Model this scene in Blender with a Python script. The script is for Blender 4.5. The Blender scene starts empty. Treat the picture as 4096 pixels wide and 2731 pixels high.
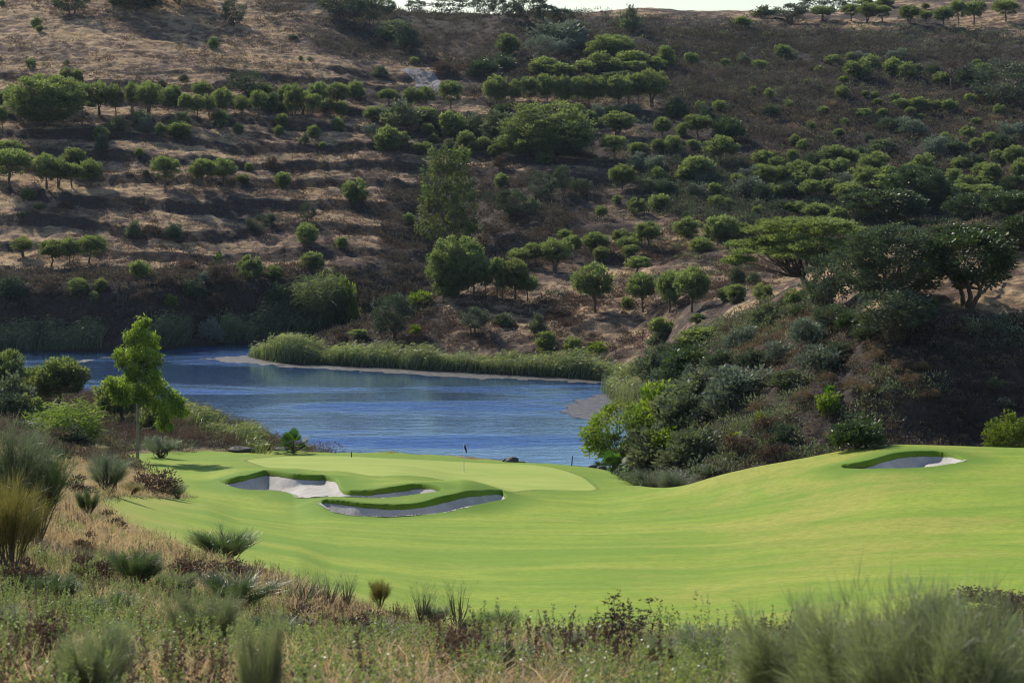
import bpy, math, random
import numpy as np
from math import radians, sin, cos, pi
from mathutils import Vector, Matrix
rng = np.random.default_rng(7)
random.seed(7)
scene = bpy.context.scene
COL = scene.collection

# ------------------------------------------------------------------ camera model
FP, CX, CY, TH, CZ = 2000.0, 512.0, 341.0, radians(6.5), 30.0
def V(py):                      # image row -> drop per metre of ground distance
    return np.tan(TH + np.arctan((np.asarray(py, float) - CY) / FP))
def A(px, py=380.0):            # image column -> lateral tangent
    u = (np.asarray(px, float) - CX) / FP
    return u / (cos(TH) + (CY - np.asarray(py, float)) / FP * sin(TH))
def project(x, y, z):
    dz = z - CZ
    f = y * cos(TH) - dz * sin(TH)
    f = np.maximum(f, .01)
    up = y * sin(TH) + dz * cos(TH)
    return CX + FP * x / f, CY - FP * up / f

# ------------------------------------------------------------------ noise
def _h(ix, iy, s):
    n = (ix.astype(np.int64) * 374761393 + iy.astype(np.int64) * 668265263 + s * 1442695041) & 0x7fffffff
    n = (n ^ (n >> 13)) * 1274126177 & 0x7fffffff
    return ((n ^ (n >> 16)) & 0xffff) / 65535.0
def vnoise(x, y, s=0):
    ix, iy = np.floor(x), np.floor(y)
    fx, fy = x - ix, y - iy
    fx, fy = fx*fx*(3-2*fx), fy*fy*(3-2*fy)
    a, b, c, d = _h(ix, iy, s), _h(ix+1, iy, s), _h(ix, iy+1, s), _h(ix+1, iy+1, s)
    return (a*(1-fx)+b*fx)*(1-fy) + (c*(1-fx)+d*fx)*fy
def fbm(x, y, s=0, o=4):
    r, w, t = 0, .5, 0
    for k in range(o):
        r = r + w*vnoise(x*2**k+17*k, y*2**k-9*k, s+k); t += w; w *= .5
    return r/t*2-1
def sstep(a, b, x):
    t = np.clip((x-a)/(b-a), 0, 1); return t*t*(3-2*t)

# ------------------------------------------------------------------ terrain profiles
# every column has the same 26 knots; a knot is (row, distance) or ('z', height, distance)
Z = 'z'
COLS = {
 0:   [(Z,28.4,0),(682,12),(640,20),(600,30),(560,39),(520,50),(490,62),(470,76),(462,92),(452,108),(445,122),(437,136),(428,148),(410,168),(Z,0,222),(Z,-2,232),(Z,-2,237),(Z,-2,241),(Z,-2,245),(Z,-1.5,248),(Z,-.4,250.5),(Z,0,252),(280,260.5),(275,269),(190,300),(120,330),(85,352),(40,388),(3,425),(Z,54,470),(Z,50,600)],
 80:  [(Z,28.4,0),(684,12),(650,20),(615,28),(580,37),(545,48),(515,60),(497,74),(478,95),(468,112),(461,126),(458,138),(456,145),(432,165),(Z,0,212),(Z,-2,222),(Z,-2,236),(Z,-2,240),(Z,-2,244),(Z,-1.5,247),(Z,-.4,250),(Z,0,252),(281,260.5),(276,270),(189,301),(120,332),(85,354),(35,394),(-5,432),(Z,58,470),(Z,52,600)],
 138: [(Z,28.4,0),(685,12),(655,20),(622,28),(590,37),(560,48),(535,60),(512,76),(494,96),(480,112),(470,128),(462,138),(459.5,143),(440,160),(Z,0,203),(Z,-2,213),(Z,-2,236),(Z,-2,241),(Z,-2,245),(Z,-1.5,248),(Z,-.4,250.5),(Z,0,252),(281,260.7),(270,272),(188,303),(120,335),(80,360),(30,404),(-12,440),(Z,60,480),(Z,52,600)],
 200: [(Z,28.4,0),(687,12),(660,21),(636,29),(608,38),(577,49),(548,61),(526,76),(506,96),(494,112),(474,128),(463,140),(455,151),(440,162),(Z,0,197),(Z,-2,207),(Z,-2,236),(Z,-2,242),(Z,-2,247),(Z,-1.5,251),(Z,-.4,255),(Z,0,257),(280,265.8),(262,278),(188,306),(120,340),(80,366),(30,410),(-10,450),(Z,60,490),(Z,52,600)],
 240: [(Z,28.4,0),(688,12),(662,21),(642,29),(616,38),(586,48),(560,61),(538,75),(517,94),(496,112.5),(475,121.5),(464,138),(454,152),(Z,3,160),(Z,0,190),(Z,-2,198),(Z,-2,232),(Z,-1.5,240),(Z,-.6,246),(Z,-.6,250),(Z,-.4,258),(Z,0,260.5),(279,269.3),(257,283),(189,312),(120,346),(82,371),(30,417),(-6,458),(Z,60,500),(Z,53,600)],
 290: [(Z,28.4,0),(689,12),(665,21),(650,29),(628,38),(598,48),(570,60),(548,74),(524,94),(496,113.5),(473.5,122),(466,136),(456,151),(Z,3,159),(Z,0,178),(Z,-2,190),(Z,-2,230),(Z,-.1,238.5),(Z,.3,241),(Z,.5,245),(Z,.2,249),(Z,0,262),(277,271),(253,287),(190,316),(120,351),(88,374),(40,410),(4,452),(Z,57,500),(Z,53,600)],
 330: [(Z,28.4,0),(690,12),(668,22),(656,30),(640,41),(606,51),(580,62),(556,76),(521,96.5),(503,106.5),(476,122.5),(468,136),(456,151),(Z,3,158.5),(Z,0,170),(Z,-2,182),(Z,-2,229),(Z,-.1,237),(Z,.4,239.5),(342,246),(336,251),(Z,.8,262),(270,281),(248,291),(190,319),(120,355),(88,378),(40,414),(5,455),(Z,57,505),(Z,54,600)],
 390: [(Z,28.4,0),(690,12),(671,22),(662,30),(650,41),(614,53),(585,63),(562,76),(524,97),(508,106.5),(487,113.5),(478,122.5),(457.5,151),(Z,3,158),(Z,0,168),(Z,-2,180),(Z,-2,227),(Z,-.1,235),(Z,.5,237.5),(341,246),(316,257),(Z,2.5,268),(258,291),(235,300),(190,325),(107,368),(86,391),(40,430),(13,462),(Z,55,510),(Z,54,600)],
 460: [(Z,28.4,0),(690,12),(671,22),(662,30),(651,41),(622,53),(592,64),(568,76),(526,97),(509,106),(487,112.5),(483,131),(460.5,151),(Z,2.8,157),(Z,0,168),(Z,-2,180),(Z,-2,222),(Z,-.1,231),(Z,.5,234),(335,243),(297,258),(Z,5.2,275),(262,298),(246,306),(200,328),(110,372),(80,400),(45,430),(20,460),(Z,54,510),(Z,54,600)],
 520: [(Z,28.4,0),(690,12),(671,22),(662,30),(651,41),(623,53),(593,64),(568,76),(536,92),(508,110),(493,120),(482,134),(462.5,151),(Z,2.6,156),(Z,0,167),(Z,-2,180),(Z,-2,219),(Z,-.1,228),(Z,.5,231),(330,244),(302,256),(272,271),(248,287),(228,300),(190,324),(108,372),(75,402),(45,430),(14,462),(Z,52,510),(Z,54,600)],
 600: [(Z,28.4,0),(690,12),(671,22),(662,30),(651,41),(623,53),(592,64),(566,76),(540,89),(515,106),(497,122),(483,135),(468.5,147),(Z,2.4,153),(Z,0,163),(Z,-2,176),(Z,-2,214),(Z,-.1,223.5),(Z,.5,227),(350,235),(313,249),(285,265),(261,281),(236,297),(205,316),(106,378),(80,400),(50,430),(14,472),(Z,55,510),(Z,56,600)],
 640: [(Z,28.4,0),(690,12),(671,22),(662,30),(651,41),(623,53),(592,64),(566,76),(540,88),(515,104),(500,115),(491,124),(485.5,131),(Z,3,142),(Z,.6,155),(Z,1,172),(Z,1.4,196),(Z,1.7,214),(Z,2.2,222),(351,231),(312,247),(287,264),(262,280),(236,297),(205,316),(106,380),(80,402),(52,430),(13,478),(Z,56,510),(Z,57,600)],
 700: [(Z,28.4,0),(690,12),(671,22),(662,30),(651,41),(623,53),(590,64),(565,76),(540,87),(518,99),(500,110),(489,115),(482,118.5),(Z,4.5,134),(458,148),(432,157),(400,168),(366,183),(345,196),(326,210),(305,230),(283,258),(258,280),(232,297),(200,318),(150,350),(105,382),(66,419),(13,485),(Z,56,520),(Z,57,600)],
 800: [(Z,28.4,0),(690,12),(668,22),(657,30),(644,41),(614,53),(584,63),(562,73),(538,83),(514,94),(490,105),(470,112),(459.5,117),(Z,5.5,133),(448,140),(425,144),(392,150),(352,162),(318,178),(290,196),(Z,10.3,236),(255,270),(235,288),(215,305),(175,333),(135,362),(95,392),(55,436),(18,488),(Z,56,520),(Z,58,600)],
 900: [(Z,28.4,0),(690,12),(664,22),(650,30),(634,41),(606,53),(580,62),(560,71),(536,80),(512,89),(488,99),(466,107),(445,116.5),(Z,6,134),(436,140),(412,141.8),(385,143.8),(345,149.5),(300,158),(262,172),(Z,14,230),(232,288),(212,303),(195,320),(160,347),(125,374),(95,396),(45,448),(8,495),(Z,60,530),(Z,60,600)],
 1024: [(Z,28.4,0),(690,12),(662,22),(646,30),(628,41),(600,51),(578,61),(558,70),(534,79),(510,88),(486,98),(464,108),(447.5,119),(Z,6,134),(440,140),(400,143),(360,147),(325,152),(285,162),(240,178),(Z,16.5,232),(215,300),(195,316),(180,328),(150,350),(112,382),(80,410),(30,465),(-12,525),(Z,65,560),(Z,62,700)],
}
KX = np.array(sorted(COLS), float)
KD = np.zeros((len(KX), 31)); KZ = np.zeros_like(KD)
for i, c in enumerate(sorted(COLS)):
    assert len(COLS[c]) == 31, (c, len(COLS[c]))
    for k, t in enumerate(COLS[c]):
        if t[0] == 'z': KZ[i, k], KD[i, k] = t[1], t[2]
        else: KD[i, k] = t[1]; KZ[i, k] = CZ - V(t[0]) * t[1]
def pchip_slopes(x, y):          # along the last axis
    h = np.diff(x, axis=-1); d = np.diff(y, axis=-1)/h
    m = np.zeros_like(y)
    a, b = d[..., :-1], d[..., 1:]
    w1 = 2*h[..., 1:]+h[..., :-1]; w2 = h[..., 1:]+2*h[..., :-1]
    with np.errstate(divide='ignore', invalid='ignore'):
        q = (w1+w2)/(w1/a+w2/b)
    m[..., 1:-1] = np.where(a*b > 0, q, 0)
    m[..., 0], m[..., -1] = d[..., 0], d[..., -1]
    return m
def pchip_eval(x, y, m, q):      # one profile
    i = np.clip(np.searchsorted(x, q)-1, 0, len(x)-2)
    h = x[i+1]-x[i]; t = np.clip((q-x[i])/h, 0, 1)
    return ((1+2*t)*(1-t)**2*y[i] + t*(1-t)**2*h*m[i] + t*t*(3-2*t)*y[i+1] + t*t*(t-1)*h*m[i+1])
TPX = np.concatenate([np.arange(-1000, -160, 40), np.arange(-160, 200, 1.6), np.arange(200, 520, .8), np.arange(520, 830, 1.6), np.arange(830, 980, .8), np.arange(980, 1184, 1.6), np.arange(1184, 2040, 40)])
TA = A(TPX)
TD = np.concatenate([np.arange(0, 8, .5), np.arange(8, 50, .2), np.arange(50, 98, .25), np.arange(98, 128, .15), np.arange(128, 172, .25), np.arange(172, 226, .5), np.arange(226, 300, .33), np.arange(300, 480, .5), np.arange(480, 700, 3), np.arange(700, 2500, 60)])
mD = pchip_slopes(np.broadcast_to(KX, (31, len(KX))), KD.T); mZ = pchip_slopes(np.broadcast_to(KX, (31, len(KX))), KZ.T)
qx = np.clip(TPX, 0, 1024)
CDk = np.array([pchip_eval(KX, KD[:, k], mD[k], qx) for k in range(31)]).T
CZk = np.array([pchip_eval(KX, KZ[:, k], mZ[k], qx) for k in range(31)]).T
Mk = pchip_slopes(CDk, CZk)
TZ = np.array([pchip_eval(CDk[i], CZk[i], Mk[i], TD) for i in range(len(TPX))])     # (a, d)
# the far side: gently falling land beyond the crest
far = TD > 520
TZ[:, far] = TZ[:, far] - (TD[far]-520)*.02
AA, DD = np.meshgrid(TA, TD, indexing='ij')
XX = AA*DD
PXg = np.broadcast_to(TPX[:, None], AA.shape)
TZ0 = TZ.copy()

def grid_at(T, x, y):
    a = x/np.maximum(y, .5)
    i = np.clip(np.searchsorted(TA, a)-1, 0, len(TA)-2); j = np.clip(np.searchsorted(TD, y)-1, 0, len(TD)-2)
    fa = np.clip((a-TA[i])/(TA[i+1]-TA[i]), 0, 1); fd = np.clip((y-TD[j])/(TD[j+1]-TD[j]), 0, 1)
    return (T[i, j]*(1-fa)+T[i+1, j]*fa)*(1-fd) + (T[i, j+1]*(1-fa)+T[i+1, j+1]*fa)*fd
def hz(x, y): return grid_at(TZ, np.asarray(x, float), np.asarray(y, float))
def cast(px, py, dmin=6, dmax=520, T=None):      # image point -> the ground it shows
    T = TZ if T is None else T
    a, v = float(A(px, py)), float(V(py))
    d = np.arange(dmin, dmax, .2)
    z = grid_at(T, a*d, d)
    hit = np.nonzero(z >= CZ - v*d)[0]
    if len(hit): dd = d[hit[0]]
    else:        # just over a crest: the point of closest approach
        dd = d[np.argmin(CZ - v*d - z)]
    return a*dd, dd, float(grid_at(T, np.array([a*dd]), np.array([dd]))[0])

# ------------------------------------------------------------------ polygons on the ground
def sdist(poly, x, y):           # signed distance, positive inside
    P = np.asarray(poly, float); sh = x.shape
    x, y = x.ravel(), y.ravel()
    best = np.full(x.shape, 1e9); ins = np.zeros(x.shape, bool)
    for i in range(len(P)):
        (x0, y0), (x1, y1) = P[i], P[(i+1) % len(P)]
        ex, ey = x1-x0, y1-y0
        t = np.clip(((x-x0)*ex+(y-y0)*ey)/(ex*ex+ey*ey+1e-12), 0, 1)
        best = np.minimum(best, (x-x0-t*ex)**2+(y-y0-t*ey)**2)
        c = ((y0 > y) != (y1 > y)) & (x < (x1-x0)*(y-y0)/(y1-y0+1e-12)+x0)
        ins ^= c
    r = np.sqrt(best)
    return np.where(ins, r, -r).reshape(sh)
def smooth_poly(pts, n=6, closed=True):
    P = [np.array(p, float) for p in pts]; out = []
    N = len(P)
    for i in range(N if closed else N-1):
        p0, p1, p2, p3 = (P[(i-1) % N], P[i], P[(i+1) % N], P[(i+2) % N])
        for k in range(n):
            t = k/n
            out.append(.5*((2*p1)+(p2-p0)*t+(2*p0-5*p1+4*p2-p3)*t*t+(3*p1-p0-3*p2+p3)*t**3))
    return np.array(out)
def on_ground(pts): return [cast(x, y, 20, 175)[:2] for x, y in pts]
def at_d(px, d): return (float(A(px))*d, d)

turf_near = [(75,457.5),(90,460),(126,462),(150,474),(170,484),(190,497),(165,498),(130,496),(97,500),(105,511),(125,524),(160,538),(195,554),(225,563),(258,573),(300,585),(345,597),(383,609),(428,622),(480,634),(560,646),(700,646),(850,632),(1024,612),(1180,600)]
turf_far = [(1180,127),(1024,126),(900,124),(800,124.5),(720,127),(660,136),(610,148),(560,154),(500,157),(390,158),(260,157),(200,154),(138,149),(90,147)]
TURF = np.array(on_ground(turf_near) + [at_d(*p) for p in turf_far])
G2 = lambda pts, ox, oy, s=1.6487: [((ox+x/s)*.25, (oy+y/s)*.25) for x, y in pts]
# left double bunker (tongue of grass between its lobes), front bunker, right bunker; crop (800,1800) scale 1.809
W2 = lambda pts: G2(pts, 800, 1800, 1.809)
bunk_px = [
 W2([(140,215),(200,213),(290,195),(380,172),(470,155),(560,158),(680,180),(800,188),(900,190),(985,205),(1012,235),(1028,272),(1075,290),(1150,293),(1290,287),(1420,268),(1560,250),(1680,256),(1760,278),(1720,298),(1600,312),(1470,328),(1330,338),(1150,332),(1000,326),(860,326),(715,330),(690,310),(630,292),(540,281),(420,279),(300,273),(210,255),(160,236)]),
 W2([(872,372),(900,358),(980,357),(1080,368),(1180,384),(1320,393),(1480,396),(1600,385),(1720,352),(1860,320),(2000,296),(2100,288),(2180,300),(2215,322),(2215,345),(2120,368),(1980,395),(1820,428),(1640,452),(1460,465),(1260,466),(1100,458),(1000,440),(930,412)]),
 G2([(1100,146),(1180,128),(1280,108),(1360,84),(1460,58),(1600,44),(1750,46),(1860,62),(1915,84),(1905,98),(1820,118),(1700,138),(1500,152),(1300,157),(1160,154)], 2696, 1780),
]
BUNK = []
for b in bunk_px:
    BUNK.append(smooth_poly([cast(x, y, 60, 175, TZ0)[:2] for x, y in b], 4))
BS = []
for P in BUNK:
    x0, y0 = P.min(0)-6; x1, y1 = P.max(0)+6
    m = (XX > x0) & (XX < x1) & (DD > y0) & (DD < y1)
    s = np.full(AA.shape, -9.0); s[m] = sdist(P, XX[m], DD[m]); BS.append(s)
def sand_height(P, x, y, base, s, dep=2.7):
    t = sstep(-.25, .75, sdist(P, x, y-.5)-sdist(P, x, y+.5))
    if isinstance(dep, list): dep = np.interp(CX+x/y*FP, [q[0] for q in dep], [q[1] for q in dep])
    bowl = .98*(np.clip(s, 0, dep)-.16*np.clip(s-dep+.7, 0, .7)**2)
    return base - .05 - .04*t - bowl + .05*fbm(x*1.3, y*1.3, 91, 3)

BDEP = ([(225, 1.35), (250, 1.3), (300, .5), (336, .42), (350, 1.2), (396, 1.2), (412, .5), (450, .35)], [(320, 2.3), (434, 2.2), (454, .75), (510, .3)], [(840, 1.7), (912, 1.6), (932, .6), (966, .45)])
# dig the bowls, roll the far lips up
FARSIDE = np.zeros(AA.shape)
for P, s, dep in zip(BUNK, BS, BDEP):
    m = s > -6
    cx = XX[m]; cy = DD[m]
    tt = sstep(-.25, .75, sdist(P, cx, cy-.5)-sdist(P, cx, cy+.5))
    ss = s[m]; FARSIDE[m] = np.maximum(FARSIDE[m], tt)
    ragged = .75+.5*vnoise(cx*.4, cy*.4, 61)
    lip = (.12)*tt*ragged*np.exp(-np.clip(-ss, 0, 9)**2/2.2)*(ss <= 0) + (.12)*tt*ragged*(ss > 0)
    lip *= sstep(-6, -4, ss)
    w_ = sstep(0, .26, ss)
    sand = sand_height(P, cx, cy, TZ0[m], ss, dep)-.12
    TZ[m] = np.where(ss > -.3, (TZ[m]+lip)*(1-w_)+sand*w_, TZ[m]+lip)

# hillside relief: terraces on the left hill, bumps everywhere wild
wild = sstep(258, 275, DD)
zb = TZ0
n1 = fbm(XX/22, DD/22, 3, 3)
terr = sstep(40, 20, np.abs(PXg-240)*.1-8) * wild * sstep(7, 11, zb)*(1-sstep(34, 44, zb))
ph = zb/2.9 + .55*n1 + .02*XX
fr = ph-np.floor(ph)
g = np.where(fr < .72, .18*fr/.72, .18+.82*(fr-.72)/.28)
TZ += terr*2.9*.48*(g-fr)
RISER = terr*sstep(.66, .76, fr)*sstep(1.02, .95, fr)
rough_m = np.clip(sstep(255, 262, DD) + sstep(600, 640, PXg)*sstep(128, 140, DD) + sstep(150, 165, DD)*(TZ0 > .3)*(DD < 172) + (TZ0 > .4)*sstep(176, 186, DD), 0, 1)*(1-sstep(560, 700, DD)*.5)
TZ += rough_m*(.75*fbm(XX/7, DD/7, 11, 4) + .42*fbm(XX/1.6, DD/1.6, 23, 3)*sstep(520, 480, DD))
# keep water and shore honest
TZ = np.where((TZ0 <= 0.02) & (DD > 160) & (DD < 264), np.minimum(TZ, -.12), TZ)
TZ = np.where((TZ0 > .05) & (DD > 160) & (DD < 300), np.maximum(TZ, .1), TZ)
turf_s = np.full(AA.shape, -60.0)
mm = (DD > 15) & (DD < 175) & (PXg > -160) & (PXg < 1400)
turf_s[mm] = sdist(TURF, XX[mm], DD[mm])
# foreground bank: hummocky ground
fg = (1-sstep(95, 120, DD))*sstep(0, -2.5, turf_s)*sstep(4, 9, DD)
TZ += fg*(.22*fbm(XX/2.5, DD/2.5, 31, 4))
# the fairway rolls a little
TZ += sstep(.5, 6, turf_s)*.15*fbm(XX/13, DD/16, 37, 2)*sstep(126, 108, DD)*sstep(30, 60, DD)
GREEN = np.array(smooth_poly(on_ground(G2([(1630,97),(1760,80),(1900,72),(2308,71)], 0, 1780) + G2([(300,83),(800,107),(1200,122),(1400,142),(1600,202),(1685,262),(1690,294),(1500,295),(1300,290),(1000,268),(700,226),(300,203),(0,168)], 1350, 1780) + G2([(1900,150),(1690,122)], 0, 1780)), 4))
green_s = np.full(AA.shape, -60.0)
mm = (DD > 118) & (DD < 165)
green_s[mm] = sdist(GREEN, XX[mm], DD[mm])

# ------------------------------------------------------------------ mesh helpers
class MB:
    def __init__(s): s.v = []; s.f4 = []; s.f3 = []; s.t = []; s.h = []; s.n = 0
    def add(s, v, f4=None, f3=None, tone=.5, hue=.5):
        v = np.asarray(v, float).reshape(-1, 3); k = len(v)
        s.v.append(v)
        if f4 is not None and len(f4): s.f4.append(np.asarray(f4, np.int64).reshape(-1, 4)+s.n)
        if f3 is not None and len(f3): s.f3.append(np.asarray(f3, np.int64).reshape(-1, 3)+s.n)
        s.t.append(np.broadcast_to(np.asarray(tone, float), (k,))); s.h.append(np.broadcast_to(np.asarray(hue, float), (k,)))
        s.n += k
        return s
    def arrays(s):
        v = np.concatenate(s.v); f4 = np.concatenate(s.f4) if s.f4 else np.zeros((0, 4), np.int64); f3 = np.concatenate(s.f3) if s.f3 else np.zeros((0, 3), np.int64)
        return v, f4, f3, np.concatenate(s.t), np.concatenate(s.h)
    def mesh(s, name, mat, smooth=False):
        return make_mesh(name, *s.arrays(), mat=mat, smooth=smooth)
def make_mesh(name, v, f4, f3, tone=None, hue=None, mat=None, smooth=False, extra=None):
    me = bpy.data.meshes.new(name)
    n4, n3 = len(f4), len(f3)
    me.vertices.add(len(v)); me.vertices.foreach_set('co', np.ascontiguousarray(v, np.float32).ravel())
    me.loops.add(n4*4+n3*3); me.loops.foreach_set('vertex_index', np.concatenate([f4.ravel(), f3.ravel()]).astype(np.int32))
    me.polygons.add(n4+n3)
    st = np.concatenate([np.arange(n4)*4, n4*4+np.arange(n3)*3]).astype(np.int32)
    me.polygons.foreach_set('loop_start', st)
    me.polygons.foreach_set('loop_total', np.concatenate([np.full(n4, 4), np.full(n3, 3)]).astype(np.int32))
    if smooth: me.polygons.foreach_set('use_smooth', np.ones(n4+n3, bool))
    me.update(calc_edges=True)
    for nm, a in list((extra or {}).items())+[('tone', tone), ('hue', hue)]:
        if a is not None:
            at = me.attributes.new(nm, 'FLOAT', 'POINT'); at.data.foreach_set('value', np.ascontiguousarray(a, np.float32))
    if mat is not None: me.materials.append(mat)
    me.validate()
    return me
def link(name, me, parent=None, loc=None):
    o = bpy.data.objects.new(name, me); COL.objects.link(o)
    if parent is not None: o.parent = parent
    if loc is not None: o.location = loc
    return o
def tag(o, label=None, cat=None, group=None, kind=None):
    if label: o['label'] = label
    if cat: o['category'] = cat
    if group: o['group'] = group
    if kind: o['kind'] = kind
    return o
def grid_faces(ni, nj):
    i, j = np.meshgrid(np.arange(ni-1), np.arange(nj-1), indexing='ij')
    a = (i*nj+j).ravel(); return np.stack([a, a+nj, a+nj+1, a+1], 1)

# ------------------------------------------------------------------ materials
def mat_new(name):
    m = bpy.data.materials.new(name); m.use_nodes = True
    nt = m.node_tree; nt.nodes.clear()
    out = nt.nodes.new('ShaderNodeOutputMaterial')
    return m, nt, out
class NT:
    def __init__(s, nt): s.nt = nt
    def n(s, t, **k):
        nd = s.nt.nodes.new('ShaderNode'+t)
        for a, b in k.items(): setattr(nd, a, b)
        return nd
    def l(s, a, b): s.nt.links.new(a, b)
    def val(s, x, sock):
        if hasattr(x, 'links') or hasattr(x, 'is_linked'): s.l(x, sock)
        else: sock.default_value = x
    def math(s, op, a, b=0.0, clamp=False):
        m = s.n('Math', operation=op); m.use_clamp = clamp
        s.val(a, m.inputs[0]); s.val(b, m.inputs[1]); return m.outputs[0]
    def mix(s, f, a, b, mode='MIX'):
        m = s.n('Mix', data_type='RGBA', blend_type=mode)
        s.val(f, m.inputs[0])
        for x, k in ((a, 6), (b, 7)):
            if isinstance(x, tuple): m.inputs[k].default_value = (*x[:3], 1)
            else: s.l(x, m.inputs[k])
        return m.outputs[2]
    def attr(s, nm): return s.n('Attribute', attribute_name=nm).outputs['Fac']
    def pos(s): return s.n('NewGeometry').outputs['Position']
    def noise(s, scale, detail=4, rough=.55, vec=None, sc=None, dist=0):
        t = s.n('TexNoise'); t.inputs['Scale'].default_value = scale; t.inputs['Detail'].default_value = detail
        t.inputs['Roughness'].default_value = rough; t.inputs['Distortion'].default_value = dist
        v = vec if vec is not None else s.pos()
        if sc is not None:
            mp = s.n('VectorMath', operation='MULTIPLY'); s.l(v, mp.inputs[0]); mp.inputs[1].default_value = sc; v = mp.outputs[0]
        s.l(v, t.inputs['Vector']); return t.outputs['Fac']
    def ramp(s, f, a, b): 
        m = s.n('MapRange', interpolation_type='SMOOTHSTEP'); s.val(f, m.inputs[0])
        m.inputs[1].default_value = a; m.inputs[2].default_value = b; return m.outputs[0]
    def bump(s, h, dist=.1, strength=1.0):
        b = s.n('Bump'); s.l(h, b.inputs['Height']); b.inputs['Distance'].default_value = dist; b.inputs['Strength'].default_value = strength
        return b.outputs['Normal']

def leaf_mat(name, ca, cb, trans=.4, tcol=None, gloss=.06, rough=.42, var=.3):
    m, nt, out = mat_new(name); N = NT(nt)
    c = N.mix(N.attr('hue'), ca, cb)
    rnd = N.n('ObjectInfo').outputs['Random']
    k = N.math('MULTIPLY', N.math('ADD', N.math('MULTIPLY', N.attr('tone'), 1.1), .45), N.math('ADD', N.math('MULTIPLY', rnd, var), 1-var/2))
    cm = N.n('VectorMath', operation='SCALE'); N.l(c, cm.inputs[0]); N.l(k, cm.inputs['Scale'])
    d = N.n('BsdfDiffuse'); N.l(cm.outputs[0], d.inputs['Color'])
    t = N.n('BsdfTranslucent')
    tc = N.mix(1.0, cm.outputs[0], tcol or (1.5, 1.6, .7), 'MULTIPLY'); N.l(tc, t.inputs['Color'])
    mx = N.n('MixShader'); mx.inputs[0].default_value = trans; N.l(d.outputs[0], mx.inputs[1]); N.l(t.outputs[0], mx.inputs[2])
    g = N.n('BsdfAnisotropic' if False else 'BsdfGlossy'); g.inputs['Roughness'].default_value = rough; g.inputs['Color'].default_value = (1, 1, 1, 1)
    m2 = N.n('MixShader'); m2.inputs[0].default_value = gloss; N.l(mx.outputs[0], m2.inputs[1]); N.l(g.outputs[0], m2.inputs[2])
    N.l(m2.outputs[0], out.inputs['Surface'])
    return m
def bark_mat(name, ca, cb, scale=6):
    m, nt, out = mat_new(name); N = NT(nt)
    tc = N.n('TexCoord').outputs['Object']
    f = N.noise(scale, 5, .6, tc, (1, 1, .25))
    c = N.mix(N.ramp(f, .35, .65), ca, cb)
    p = N.n('BsdfPrincipled'); N.l(c, p.inputs['Base Color']); p.inputs['Roughness'].default_value = .85
    N.l(N.bump(f, .05), p.inputs['Normal']); N.l(p.outputs[0], out.inputs['Surface'])
    return m
def plain_mat(name, col, rough=.6, col2=None, scale=8, metal=0, bump=0):
    m, nt, out = mat_new(name); N = NT(nt)
    p = N.n('BsdfPrincipled'); p.inputs['Roughness'].default_value = rough; p.inputs['Metallic'].default_value = metal
    f = N.noise(scale, 5, .6, N.n('TexCoord').outputs['Object'])
    N.l(N.mix(N.ramp(f, .3, .7), col, col2 or tuple(.7*c for c in col)), p.inputs['Base Color'])
    if bump: N.l(N.bump(f, bump), p.inputs['Normal'])
    N.l(p.outputs[0], out.inputs['Surface']); return m

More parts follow.
